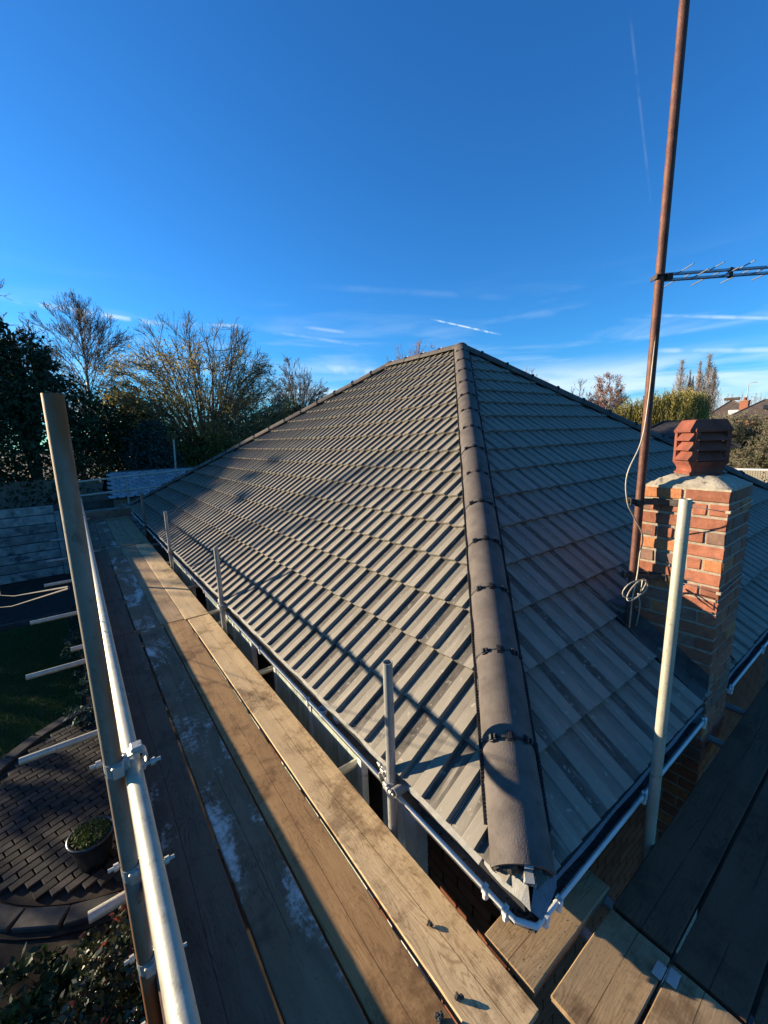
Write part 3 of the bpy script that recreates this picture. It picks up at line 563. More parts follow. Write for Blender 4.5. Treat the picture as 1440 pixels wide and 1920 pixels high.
# clear plastic cups (downpipe outlet union) seen in the gutter
b=MB(); b.lathe(P((GX+.03,2.33,GL-.02)),[(.022,-.02),(.028,0),(.034,.028),(.031,.03),(.024,.0)],16); b.lathe(P((GX+.075,2.2,GL-.02)),[(.022,-.02),(.028,0),(.036,.035),(.033,.036),(.024,.0)],16); b.build('gutter_leaf_guard',m_upvc,g1)
# soffit and fascia
b=MB(); b.box(*[v for v in (GX+W_+.004-1.36,GX+W_+.022-1.36,.80-.95+.03,13.2-.95,-1.93-G,-1.745-G)]); b.build('fascia',m_soffit,house)
b=MB(); b.box(1.25-1.36,3.02-1.36,.802-.95,.82-.95,-1.93-G,-1.745-G); b.box(3.5-1.36,9.6-1.36,.802-.95,.82-.95,-1.93-G,-1.745-G); b.build('fascia',m_wjoint,house)
b=MB(); b.box(1.245-1.36,.0,-.12,12.2,-1.932-G,-1.92-G); b.box(0,8.2,-.125,0,-1.932-G,-1.92-G); b.build('soffit',m_wjoint,house)
# walls
b=MB(); b.box(0.012,.25,0.012,12.1,0,-1.93-G); b.box(.012,8.1,.012,.25,0,-1.93-G); b.box(8.1,8.3,.012,12.1,0,-1.93-G); b.box(.012,8.3,12.0,12.2,0,-1.93-G)
wall=b.build('wall',m_wjoint,house)
bh=.065; BL=.215
bm_=MB(); bm_.bev(-.102,.102,-.012,.03,0,bh,.004); wb=bm_.mesh('brick',m_wbrick)
bm2=MB(); bm2.bev(-.012,.03,-.102,.102,0,bh,.004); wb2=bm2.mesh('brick',m_wbrick)
WIN=[(1.95,3.38),(3.95,5.75),(6.6,8.4)]
for r in range(13):
    z=-1.94-.075*(r+1)-G
    for k in range(18):
        y=.105+.215*k-(r%2)*.1075*0+(.1075 if r%2 else 0)
        yw=y+.95
        if yw>4.2 or any(a-.12<yw<b2+.12 for a,b2 in WIN) : continue
        put(wb2,'brick',wall,loc=(.0,y,z))
    for k in range(8):
        x=.105+.215*k+(.1075 if r%2 else 0)
        if x+1.36<3.0: put(wb,'brick',wall,loc=(x,.0,z))
lw=MB()
for r in range(13,32):
    z=-1.94-.075*(r+1)-G
    for k in range(16): y=.105+.215*k+(.1075 if r%2 else 0); lw.bev(-.012,.03,y-.102,y+.102,z,z+bh,.004)
    for k in range(8): x=.105+.215*k+(.1075 if r%2 else 0); lw.bev(x-.102,x+.102,-.012,.03,z,z+bh,.004)
for r in range(32):
    z=-1.94-.075*(r+1)-G
    for k in range(12): x=2.28+.215*k+(.1075 if r%2 else 0); lw.bev(x-.102,x+.102,-.012,.03,z,z+bh,.004)
lw.build('bricks',m_wbrick,wall,kind='stuff')
for (y0,y1) in WIN:
    a,c=y0-.95,y1-.95; zt=-1.94-G; zb=-3.2-G; q=MB(); fw=.05
    q.bev(-.03,.02,a,c,zt-fw,zt,.004); q.bev(-.03,.02,a,c,zb,zb+fw,.004)
    nm=max(1,round((c-a)/.6))
    for k in range(nm+1):
        yy=a+(c-a-fw)*k/nm; q.bev(-.03,.019,yy,yy+fw,zb+fw,zt-fw,.004)
    wf=q.build('window',m_upvc,house,loc=(-.125,0,0))
    for k in range(nm):
        yy=a+(c-a-fw)*k/nm+fw; ye=a+(c-a-fw)*(k+1)/nm
        MB().box(-.022,-.014,yy+.001,ye-.001,zb+fw,zt-fw).build('pane',m_obsc,wf)
# white square posts beside the window (downpipe casings)
for (y0,y1,x0,m) in ((1.50,1.60,-.10,m_upvc),(1.66,1.72,-.055,m_upvc),(1.73,1.90,-.04,m_soffit)):
    MB().bev(x0,-.001,y0-.95,y1-.95,0.3,-2.0-G if x0>-.09 else -1.99-G,.005).build('downpipe_casing',m,house)
MB().bev(-.105,-.002,1.45-.95,1.92-.95,-1.99-G,-1.935-G,.004).build('soffit_bracket',m_soffit,house)

b=MB()
def spiral(c,r,t0,t1,n=18): return [c+Vector((0,math.cos(t0+(t1-t0)*k/n),math.sin(t0+(t1-t0)*k/n)))*(r*(1-.5*k/n)) for k in range(n+1)]
B0=Vector((-.14,3.6,2.16))
b.path([B0+Vector((.10,-.02,-.02)),B0+Vector((0,0,0)),B0+Vector((-.02,.22,.02))],.006,6)
for c,r in ((B0+Vector((-.01,.05,-.045)),.035),(B0+Vector((-.015,.13,-.045)),.04),(B0+Vector((-.02,.22,-.03)),.03)): b.path(spiral(c,r,1.6,8.2),.005,6)
b.build('basket_hook',m_iron,house)
# chimney
cx0,cx1,cy0,cy1=CH; ZT=-.367; cg=.0858
q=MB(); jn=.008; q.box(cx0+jn-1.36,cx1-jn-1.36,cy0+jn-.95,cy1-jn-.95,0.02,ZT-G-.01)
chim=q.build('chimney',m_joint,house)
def brickmesh(L,D,H,m,seed):
    random.seed(seed); b=MB(); b.bev(-L/2,L/2,-D/2,D/2,0,H,.007)
    b.v=[(x+random.uniform(-.003,.003),y+random.uniform(-.003,.003),z+random.uniform(-.0015,.0015)) for x,y,z in b.v]; return b.mesh('brick',m)
Wc=cx1-cx0; Lb=Wc/2-.005; Bs={}
H=cg-.014
def cbrick(x,y,z,lx,ly):
    r=random.random(); mi=0 if r<.62 else (1 if r<.76 else 2); key=(round(lx,3),round(ly,3),mi,random.randrange(3))
    if key not in Bs: st=random.getstate(); Bs[key]=brickmesh(lx,ly,H,m_brick[mi],hash(key)%999); random.setstate(st)
    put(Bs[key],'brick',chim,M=Matrix.Translation((x-1.36,y-.95,z-G)))
random.seed(31)
DW=.10
for r in range(30):
    z=ZT-cg*(r+1)+.004
    ln=cx1-cx0; hd_=DW
    # ring bond: alternate courses start with a header on the -x face
    for face in range(4):
        pass
    wy=cy1-cy0; wx=cx1-cx0
    if r%2==0:
        # -x face: stretcher, stretcher ; -y face: header at both ends covered by x-face bricks
        segs=[(0,.5),(.5,1)]
        for a,b2 in segs:
            e_=-.0035 if a==0 else .0035; cbrick(cx0+DW/2,cy0+wy*(a+b2)/2+e_,z,DW,wy*(b2-a)-.007); cbrick(cx1-DW/2,cy0+wy*(a+b2)/2+e_,z,DW,wy*(b2-a)-.007)
        for yy in (cy0+DW/2,cy1-DW/2): cbrick((cx0+cx1)/2,yy,z,wx-2*DW-.024,DW)
    else:
        for a,b2 in ((0,.5),(.5,1)):
            e_=-.0035 if a==0 else .0035; cbrick(cx0+wx*(a+b2)/2+e_,cy0+DW/2,z,wx*(b2-a)-.007,DW); cbrick(cx0+wx*(a+b2)/2+e_,cy1-DW/2,z,wx*(b2-a)-.007,DW)
        w=(wy-2*DW)
        o_=.35 if r%4==1 else .62
        for a,b2 in ((0,o_),(o_,1)):
            for xx in (cx0+DW/2,cx1-DW/2): cbrick(xx,cy0+DW+w*(a+b2)/2,z,DW,w*(b2-a)-.014)
# flaunching
q=MB(); N1=14; vs=[]
for j in range(N1+1):
    for i in range(N1+1):
        u=i/N1*2-1; v=j/N1*2-1; e=max(abs(u),abs(v)); x=(cx0+cx1)/2+u*(Wc/2-.004); y=(cy0+cy1)/2+v*((cy1-cy0)/2-.004)
        h=.068*(1-max(0,(e-.45)/.55)**1.7) if e>.45 else .068
        rnd=.006*math.sin(i*2.7+j*1.9)+.004*math.sin(i*5.1-j*3.3)
        vs.append((x-1.36,y-.95,ZT-G-.004+max(.004,h*(1-.25*(u*u*v*v))+rnd*(1 if e<.95 else .6))))
q.add(vs,[(j*(N1+1)+i,j*(N1+1)+i+1,(j+1)*(N1+1)+i+1,(j+1)*(N1+1)+i) for j in range(N1) for i in range(N1)],True)
ed=[(i,0) for i in range(N1)]+[(N1,j) for j in range(N1)]+[(i,N1) for i in range(N1,0,-1)]+[(0,j) for j in range(N1,0,-1)]
top=[vs[j*(N1+1)+i] for i,j in ed]; k=len(top); q.add(top+[(x,y,ZT-G-.02) for x,y,z in top],[(k+i,k+(i+1)%k,(i+1)%k,i) for i in range(k)])
q.build('flaunching',m_flaunch,chim)
# pot
PM=Matrix.Translation(P((3.255,.935,ZT+.066)))@Matrix.Rotation(math.radians(50),4,'Z')
q=MB()
def sqring(h,z): return [PM@Vector((sx_*h,sy_*h,z)) for sx_,sy_ in ((-1,-1),(1,-1),(1,1),(-1,1))]
lv=[(.095,0),(.097,.012),(.088,.02),(.087,.035),(.093,.055),(.104,.075),(.107,.085)]
vs=[v for h,z in lv for v in sqring(h,z)]; q.add(vs,[(4*k+i,4*k+(i+1)%4,4*k+4+(i+1)%4,4*k+4+i) for k in range(len(lv)-1) for i in range(4)])
q.add(sqring(.107,.085),[(0,1,2,3)])
for sx_ in (-1,1):
    for sy_ in (-1,1):
        x0,x1=sorted((sx_*.080,sx_*.106)); y0,y1=sorted((sy_*.080,sy_*.106)); q.bev(x0,x1,y0,y1,.083,.28,.003,PM)
q.box(-.072,.072,-.072,.072,.08,.275,PM)
lv=[(.109,.268),(.111,.280),(.083,.343),(.073,.346)]
vs=[v for h,z in lv for v in sqring(h,z)]; q.add(vs,[(4*k+i,4*k+(i+1)%4,4*k+4+(i+1)%4,4*k+4+i) for k in range(len(lv)-1) for i in range(4)]); q.add(sqring(.073,.346),[(0,1,2,3)]); q.add(sqring(.109,.268),[(3,2,1,0)])
q.build('chimney_pot',m_terra,chim)
for k in range(4):
    R=PM@Matrix.Rotation(k*math.pi/2,4,'Z')
    for j in range(3):
        z=.095+j*.062; b=MB()
        b.add([R@Vector(v) for v in [(-.094,-.076,z+.050),(.094,-.076,z+.050),(.090,-.112,z),(-.090,-.112,z),(-.094,-.076,z+.040),(.094,-.076,z+.040),(.094,-.112,z-.004),(-.094,-.112,z-.004)]],[(0,3,2,1),(4,5,6,7),(3,7,6,2),(0,4,7,3),(1,2,6,5)])
        b.build('pot_louvre',m_terra,chim)
# lead flashings round the stack
q=MB(); zr=lambda y:ZE+(y-YE)*TP
def sheet(c00,c10,c11,c01,n=10,m=4,a=.006):
    c00,c10,c11,c01=[Vector(v) for v in (c00,c10,c11,c01)]; vs=[]
    for j in range(m+1):
        for i in range(n+1):
            u,v=i/n,j/m; p=(c00*(1-u)+c10*u)*(1-v)+(c01*(1-u)+c11*u)*v; k=a if 0<j<m else a*.4
            vs.append(P(p+Vector((random.uniform(-k,k)*.4,random.uniform(-k,k)*.5,random.uniform(-k,k)+.004*math.sin(i*2.1+j)))))
    q.add(vs,[(j*(n+1)+i,j*(n+1)+i+1,(j+1)*(n+1)+i+1,(j+1)*(n+1)+i) for j in range(m) for i in range(n)],True)
sheet((cx0-.010,.70,zr(.72)+.16),(cx0-.010,1.185,zr(1.17)+.15),(cx0-.010,1.185,zr(1.17)+.01),(cx0-.010,.70,zr(.72)-.01),a=.003)
sheet((cx0-.008,.70,zr(.72)+.05),(cx0-.008,1.25,zr(1.25)+.05),(cx0-.13,1.25,zr(1.25)+.050),(cx0-.12,.70,zr(.70)+.045))
sheet((cx0-.05,1.185,zr(1.185)+.12),(cx1+.08,1.185,zr(1.185)+.12),(cx1+.08,1.32,zr(1.32)+.05),(cx0-.05,1.32,zr(1.32)+.05))
sheet((cx1+.010,.70,zr(.72)+.12),(cx1+.010,1.185,zr(1.17)+.12),(cx1+.12,1.2,zr(1.17)+.05),(cx1+.12,.70,zr(.70)+.05))
q.build('lead_flashing',m_lead,chim)
b=MB(); b.path([P((cx0-.125+.008*math.sin(t*7),.70+.55*t/12,zr(.70+.55*t/12)+.056)) for t in range(13)],.010,6); b.build('flashing_welt',m_lead,chim)

# ------------------------------------------------------------ aerial mast, brackets, cable
mast=empty('aerial_mast',(2.92,1.149,-1.40),'rusty steel aerial mast strapped beside the brick chimney','mast')
def Lc(o,v): return Vector(v)-o.location
b=MB(); b.tube((0,0,-.0),Lc(mast,(3.018,1.149,2.75)),.0255,24); b.build('mast_pole',m_mast,mast)
def mz(z): t=(z+1.40)/(4.15); return Vector((2.92+.098*t,1.149,z))
for z in (-.47,-.97):
    c=mz(z); b=MB(); o=Lc(mast,c)
    b.tube(o-Vector((0,0,.02)),o+Vector((0,0,.02)),.031,16,0)
    d=Vector((.11,-.14,0)).normalized(); M=Matrix((d,Vector((-d.y,d.x,0)),Vector((0,0,1)))).transposed().to_4x4(); M.translation=o
    b.box(-.07,-.02,-.012,.012,-.018,.018,M); b.box(.02,.17,-.034,-.030,-.016,.016,M); b.box(.02,.17,.030,.034,-.016,.016,M)
    b.tube(M@Vector((-.085,.02,0)),M@Vector((.06,.02,0)),.005,8,0); b.tube(M@Vector((-.085,-.02,0)),M@Vector((.06,-.02,0)),.005,8,0)
    b.box(-.06,-.052,-.035,.035,-.022,.022,M)
    b.box(cx0-.016-mast.location.x,cx0-.004-mast.location.x,.90-1.149,1.10-1.149,z-.02+1.40,z+.02+1.40)
    b.build('mast_bracket',m_iron,mast)
    b=MB(); zz=z-.03
    b.path([Lc(mast,v) for v in [(cx0-.008,1.12,z),(cx0-.006,.9,z-.01),(cx0-.006,cy0-.006,zz),(cx1+.006,cy0-.006,zz+.02),(cx1+.006,cy1+.006,z)]],.0028,6); b.build('lashing_wire',m_galvd,mast)
    b=MB(); b.bev(cx0-.010-2.92,cx0+.016-2.92,cy0-.010-1.149,cy0+.016-1.149,zz-.008+1.4,zz+.010+1.4,.003); b.build('corner_plate',m_flaunch,mast)
aer=empty('television_aerial',tuple(mz(.89)),'grey log periodic television aerial with twin booms clamped high on the mast','aerial')
bd=Vector((.756,-.655,.012)).normalized(); pd=Vector((.655,.756,0))
for s in (-1,1):
    b=MB(); o=Vector((0,0,s*.016)); M=Matrix((bd,pd,bd.cross(pd))).transposed().to_4x4(); M.translation=o; b.bev(.03,1.15,-.009,.009,-.007,.007,.002,M); b.build('boom',m_alu,aer)
b=MB(); M=Matrix((bd,pd,bd.cross(pd))).transposed().to_4x4(); b.bev(.018,.070,-.018,.018,-.018,.018,.004,M); b.tube(M@Vector((-.03,-.03,.008)),M@Vector((.05,-.03,.008)),.004,8,0); b.tube(M@Vector((-.03,.03,.008)),M@Vector((.05,.03,.008)),.004,8,0); b.bev(-.036,-.029,-.036,.036,-.014,.014,.002,M); b.bev(.028,.034,-.036,.036,-.014,.014,.002,M); b.build('clamp',m_iron,aer)
for k in range(12):
    t=.10+k*.085; hl=.15-.005*k
    for s in (-1,1):
        q=s if k%2 else -s; b=MB(); a=bd*t+Vector((0,0,s*.016)); b.path([a,a+pd*q*hl],.0035,6); b.build('element',m_alu,aer)
for t in (.40,.85):
    b=MB(); b.bev(t-.010,t+.012,-.012,.012,-.028,.028,.003,M); b.build('boom_spacer',m_black,aer)
cab=[(2.965,1.137,.85),(2.956,1.137,.824),(2.947,1.137,.521),(2.918,1.137,.142),(2.82,1.12,-.084),(2.65,1.115,-.27),(2.68,1.115,-.437),(2.79,1.115,-.548),(2.945,1.115,-.697),(2.925,1.115,-.817),(2.895,1.11,-.962),(2.85,1.11,-1.10),(2.87,1.12,-1.2),(2.89,1.13,-1.33)]
def catmull(p,n=6):
    p=[Vector(v) for v in p]; o=[]
    for i in range(len(p)-1):
        a,b,c,d=p[max(i-1,0)],p[i],p[i+1],p[min(i+2,len(p)-1)]
        for k in range(n):
            t=k/n; o.append(.5*((2*b)+(c-a)*t+(2*a-5*b+4*c-d)*t*t+(3*b-a-3*c+d)*t**3))
    return o+[p[-1]]
cb_=MB(); cb_.path(catmull(cab),.0042,8)
lp=[]
for k in range(40):
    a=k/39*4*math.pi; s=1 if a<2*math.pi else -1; r=.10
    lp.append((2.75+ (.13*math.sin(a) if s>0 else -.17*math.sin(a)*1.0)*-1,1.045-.02*math.cos(a)+.0004*k,-.98-.055*math.sin(a*1.0+.9*s)-.045*(1-math.cos(a))*.5))
cb_.path(lp,.0042,8); cb_.path(catmull([(2.76,1.045,-1.03),(2.84,1.06,-1.12),(2.92,1.09,-1.22),(2.97,1.12,-1.34)]),.0042,8)
cb_.build('aerial_cable',m_cable,label='cream coaxial cable looping down the rusty mast and coiled beside the chimney',cat='cable')

# ------------------------------------------------------------ scaffold tubes and fittings
def coupler(parent,p,ax1,ax2,mat=None,flip=1,bolt=.11):
    """two bands, one round each tube, joined back to back, with eye bolts. ax1 tube through p; ax2 tube beside it"""
    mat=mat or m_fit; a=Vector(ax1).normalized(); c=Vector(ax2).normalized(); n=a.cross(c).normalized()*flip
    b=MB(); r=.0241
    for (ctr,ax) in ((Vector(p),a),(Vector(p)+n*.056,c)):
        o=ax.cross(n).normalized(); N_=18; vs=[]
        for s in (-.021,.021):
            for rr in (r+.0005,r+.006):
                vs+=[ctr+ax*s+(n*math.cos(t*2*math.pi/N_)+o*math.sin(t*2*math.pi/N_))*rr for t in range(N_)]
        f=[]
        for t in range(N_):
            u=(t+1)%N_; f+=[(N_+t,N_+u,3*N_+u,3*N_+t),(t,u,N_+u,N_+t),(2*N_+t,3*N_+t,3*N_+u,2*N_+u)]
        b.add(vs,f,False)
        M=Matrix((n,o,ax)).transposed().to_4x4(); M.translation=ctr
        for s in (1,-1):
            b.bev(-.012,.020,s*(r+.011)-.008,s*(r+.011)+.008,-.019,.019,.003,M)
        sg_=-1 if ctr==Vector(p) else 1; b.tube(M@Vector((-sg_*.02,r+.014,0)),M@Vector((sg_*.064,r+.014,0)),.0058,10,0)
        b.tube(M@Vector((sg_*.034,r+.014,0)),M@Vector((sg_*.048,r+.014,0)),.0115,6,0)
        b.bev(-.026,-.010,r+.002,r+.024,-.012,.012,.003,M)
    mid=Vector(p)+n*.028; M=Matrix((n,a,c)).transposed().to_4x4() if abs(a.dot(c))<.5 else Matrix.Identity(4); M.translation=mid
    b.bev(-.008,.008,-.02,.02,-.02,.02,.003,M)
    return b.build('coupler',mat,parent)
def tubething(name,p0,p1,mat,label,cat,group=None,r=.02415):
    p0=Vector(p0); p1=Vector(p1); o=empty(name,tuple(p0),label,cat,group); MB().tube((0,0,0),p1-p0,r,24).build('tube',mat,o); return o
X_,Y_,Z_=(1,0,0),(0,1,0),(0,0,1)
GS='scaffold standards along the left platform'
st=tubething('scaffold_standard',(-.035,1.40,G),(-.018,1.40,.137),m_galvr,'tall rust-streaked outer scaffold standard nearest the camera with four couplers','scaffold tube')
for z,m,f in ((-.965,m_fit,1),(-1.345,m_fit,1),(-1.72,m_fit,1),(-2.02,m_fit,1)):
    coupler(st,(-.030-.035*-1-.035,1.40,z-G) if False else (.005+(z-G)*.0037,0,z-G),Z_,Y_,m,-1)
inner=[(1.09,1.48,-1.07,m_galvd,'short galvanised inner standard at the gutter closest to the camera'),(1.09,4.47,-1.10,m_galvd,'second short grey inner standard along the gutter, beside the long butt joint'),(1.095,7.42,-1.075,m_galvd,'third short grey inner standard along the left gutter, before the rusty one'),(1.105,10.35,-1.03,m_galvr,'rusty brown short inner standard near the far end of the gutter')]
for x,y,z,m,lb in inner:
    o=tubething('scaffold_standard',(x,y,G),(x,y,z),m,lb,'scaffold tube','short inner scaffold standards')
    coupler(o,(0,0,-1.745-G),Z_,X_,m_fit,1); 
    MB().tube((-.03,-.056,-1.745-G),(.085,-.056,-1.745-G),.0241,16).build('tie_tube',m_galvd,o)
sr=tubething('scaffold_standard',(1.975,.63,G),(2.072,.63,-.301),m_galv,'pale galvanised standard rising in front of the brick chimney at the right','scaffold tube')
hr=tubething('guard_rail',(.026,.2,-1.0),(.026,9.9,-1.0),m_galv,'bright galvanised top guard rail running the length of the left platform','scaffold tube')
mr_=tubething('guard_rail',(.026,.2,-1.412),(.026,9.9,-1.412),m_galvd,'lower guard rail directly beneath the bright top rail','scaffold tube')
o=tubething('scaffold_standard',(-.03,7.35,G),(-.03,7.35,-.93),m_galvd,'outer standard half way along the left platform with its coupler on the rail','scaffold tube')
coupler(o,(0,0,-1.0-G),Z_,Y_,m_fit,-1)
# transoms under the left platform
for y,x0,lb in ((2.02,-.21,'stub of transom tube lowest in the picture beneath the left platform'),(3.45,-.55,'transom tube end sticking out above the patio kerb'),(4.77,-.60,'transom tube end over the near edge of the far lawn'),(5.15,-.27,'short transom tube end just behind the tall standard'),(6.3,-.66,'transom tube end over the far edge of the lawn'),(7.93,-.59,'transom tube end below the two ropes'),(9.62,-.62,'transom tube end level with the lower panels of the concrete wall'),(11.77,-.63,'farthest transom tube end against the middle of the concrete wall'),(12.9,-.3,'transom tube hidden under the far end boards')):
    tubething('transom_tube',(x0,y,-2.064),(1.33,y,-2.064),m_galv if y<8 else m_galvd,lb,'scaffold tube','transom tubes carrying the left platform')
tubething('ledger_tube',(.03,.3,-2.113),(.03,13.2,-2.113),m_galvd,'ledger tube running under the outer edge of the left platform','scaffold tube')
for x,lb in ((1.45,'tube bridging the gap between the corner board and the right platform'),(1.64,'tube under the butt joint of the right platform boards'),(3.18,'tube crossing the dark gap in front of the chimney foot'),(3.68,'tube crossing the dark gap just right of the chimney foot'),(5.3,'farthest tube crossing the gap beyond the chimney')):
    tubething('transom_tube',(x,-1.2,-2.064),(x,.93,-2.064),m_galvd,lb,'scaffold tube','transom tubes carrying the right platform')
# far end of the scaffold
FE=13.6
tubething('scaffold_standard',(1.13,FE,G),(1.13,FE,-1.0),m_galvd,'thin grey standard at the far corner of the left platform','scaffold tube')
tubething('scaffold_standard',(2.36,FE+.5,G),(2.56,FE+.5,.12),m_galvd,'tall thin grey standard rising beyond the far hip in front of the shed','scaffold tube')
tubething('guard_rail',(-.3,FE,-.93),(3.1,FE+.3,-.80),m_galv,'upper end guard rail crossing in front of the shed roof','scaffold tube')
tubething('guard_rail',(-.3,FE,-1.30),(3.1,FE+.3,-1.20),m_galv,'lower end guard rail crossing in front of the wooden fence','scaffold tube')
b=MB(); b.box(-.15,1.15,-.019,.019,-.11,.115); b.build('toe_board',m_toe,label='brown toe board standing across the far end of the left platform',cat='toe board',loc=(0,FE-.05,-1.86))
# ropes
b=MB(); b.path([(-3.6,26,-4.0),(-1.9,14,-2.9),(-1.09,7.95,-2.09),(-.5,4.2,-1.13),(-.055,1.42,-.385)],.0028,6); b.build('rope',m_kerb,label='upper of two thin ropes tied from the tall standard towards the garden',cat='rope')
b=MB(); b.path([(-3.1,20,-4.0),(-1.13,7.9,-2.25),(-.5,4.0,-1.15),(-.055,1.42,-.39)],.0028,6); b.build('rope',m_kerb,label='lower of two thin ropes tied from the tall standard towards the garden',cat='rope')

# ------------------------------------------------------------ scaffold boards
def board(x0,x1,y0,y1,zt,mat,label,along='Y',group=None,th=.038,bend=.004,ends=True,clips=(0,0)):
    """long plank, slightly uneven edges and surface"""
    b=MB(); random.seed(int((x0*31+y0*17+x1*7)*100)%9999)
    if along=='Y': L0,L1,w0,w1=y0,y1,x0,x1
    else: L0,L1,w0,w1=x0,x1,y0,y1
    n=max(4,int((L1-L0)/.25)); m=6; ph=random.uniform(0,6); vs=[];fs=[]
    cup=random.uniform(-.003,.003)
    cxc,cyc=(x0+x1)/2,(y0+y1)/2
    def pt(l,w,z): return (w-cxc,l-cyc,z-zt) if along=='Y' else (l-cxc,w-cyc,z-zt)
    for i in range(n+1):
        l=L0+(L1-L0)*i/n; e0=random.uniform(-.0015,.0015); e1=random.uniform(-.0015,.0015); dz=bend*math.sin(l*1.1+ph)*.5
        xs_=[w0+e0,w0+e0+.004]+[w0+(w1-w0)*k/m for k in range(1,m)]+[w1-e1-.004,w1-e1]
        zs=[zt-.004]+[zt]+[zt+cup*(1-((k/m)*2-1)**2) for k in range(1,m)]+[zt]+[zt-.004]
        ring=[pt(l,x,z+dz-(.0 if 0<i<n else .003)) for x,z in zip(xs_,zs)]+[pt(l,w1-e1,zt-th+dz),pt(l,w0+e0,zt-th+dz)]
        vs+=ring
    k=len(ring)
    for i in range(n):
        for j in range(k): f=(i*k+j,i*k+(j+1)%k,(i+1)*k+(j+1)%k,(i+1)*k+j); fs.append(f if along=='X' else f[::-1])
    f0=tuple(range(k)); f1=tuple(n*k+j for j in range(k)); fs+=[f0[::-1] if along=='X' else f0,f1 if along=='X' else f1[::-1]]
    b.add(vs,fs)
    me=b.mesh('scaffold_board',mat); return put(me,'scaffold_board',None,loc=(cxc,cyc,zt),label=label,cat='scaffold board',group=group)
GB='boards of the left platform'
ZB=-2.0
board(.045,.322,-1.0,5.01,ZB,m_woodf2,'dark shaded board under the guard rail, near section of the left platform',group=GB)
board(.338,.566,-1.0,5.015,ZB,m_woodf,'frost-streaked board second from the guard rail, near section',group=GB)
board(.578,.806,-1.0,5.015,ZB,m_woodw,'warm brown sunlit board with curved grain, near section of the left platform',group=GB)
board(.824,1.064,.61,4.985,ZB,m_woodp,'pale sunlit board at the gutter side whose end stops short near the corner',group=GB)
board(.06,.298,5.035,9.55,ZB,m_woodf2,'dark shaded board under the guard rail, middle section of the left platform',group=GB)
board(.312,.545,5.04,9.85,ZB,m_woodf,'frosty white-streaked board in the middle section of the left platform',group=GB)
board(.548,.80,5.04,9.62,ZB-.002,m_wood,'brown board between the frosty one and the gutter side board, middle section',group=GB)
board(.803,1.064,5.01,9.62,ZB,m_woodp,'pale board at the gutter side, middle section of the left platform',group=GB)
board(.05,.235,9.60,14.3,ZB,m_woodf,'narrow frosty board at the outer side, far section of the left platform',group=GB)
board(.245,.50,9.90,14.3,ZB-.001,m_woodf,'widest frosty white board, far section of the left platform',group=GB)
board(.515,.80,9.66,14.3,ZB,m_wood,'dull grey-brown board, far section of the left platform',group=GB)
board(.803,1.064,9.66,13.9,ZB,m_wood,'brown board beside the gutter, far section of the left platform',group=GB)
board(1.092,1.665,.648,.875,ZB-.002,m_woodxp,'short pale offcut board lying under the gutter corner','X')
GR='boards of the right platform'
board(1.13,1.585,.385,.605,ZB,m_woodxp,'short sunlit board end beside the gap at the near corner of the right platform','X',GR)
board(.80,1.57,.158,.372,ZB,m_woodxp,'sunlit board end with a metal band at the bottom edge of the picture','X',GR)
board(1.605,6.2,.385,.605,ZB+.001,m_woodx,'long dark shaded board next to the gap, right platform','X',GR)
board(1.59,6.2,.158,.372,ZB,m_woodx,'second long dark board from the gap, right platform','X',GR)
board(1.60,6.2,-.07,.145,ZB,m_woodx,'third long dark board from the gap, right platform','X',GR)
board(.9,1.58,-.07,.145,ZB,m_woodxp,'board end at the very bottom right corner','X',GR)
for x,y,r_,lb in ((1.505,.392,.0,'left of the two galvanised board end bands'),(1.52,.350,.05,'right of the two galvanised board end bands')):
    b=MB(); b.bev(-.030,.030,-.014,.017,0,.0025,.0008,Matrix.Rotation(r_,4,'Z')); s=1 if y>.37 else -1
    b.box(-.030,.030,-.019*s-.001,-.019*s+.001,-.03,.002)
    b.build('board_end_band',m_fit,label=lb,cat='metal band',loc=(x,y,ZB+.003))
# toe board and debris
b=MB(); b.box(-.019,.019,-5.0,5.6,-.11,.108); b.build('toe_board',m_toe,label='reddish timber toe board on edge under the near guard rail',cat='toe board',loc=(.015,5.0,-1.893))
b=MB(); b.box(-.019,.019,-1.9,1.9,-.11,.108); b.build('toe_board',m_toe,label='toe board on edge along the far outer side of the platform',cat='toe board',loc=(.020,12.55,-1.893))
for (x,y,s,lb) in ((.86,.80,.010,'small dark clod of mortar on the pale gutter side board near its end'),(.76,.80,.014,'largest dark clod on the brown board beside the gap'),(.725,.715,.011,'dark clod of mortar on the brown board at the bottom edge'),(.93,1.03,.008,'tiny dark crumb on the pale board farther from the camera')):
    b=MB()
    for k in range(7):
        r=s*random.uniform(.35,.8); b.bev(-r,r,-r,r,-r,r,r*.5,Matrix.Translation((random.uniform(-s,s),random.uniform(-s,s),random.uniform(.2,1.2)*s))@Matrix.Rotation(random.uniform(0,3),4,'X')@Matrix.Rotation(random.uniform(0,3),4,'Z'))
    b.build('mortar_clod',m_mortar,label=lb,cat='debris',loc=(x,y,ZB+.001))

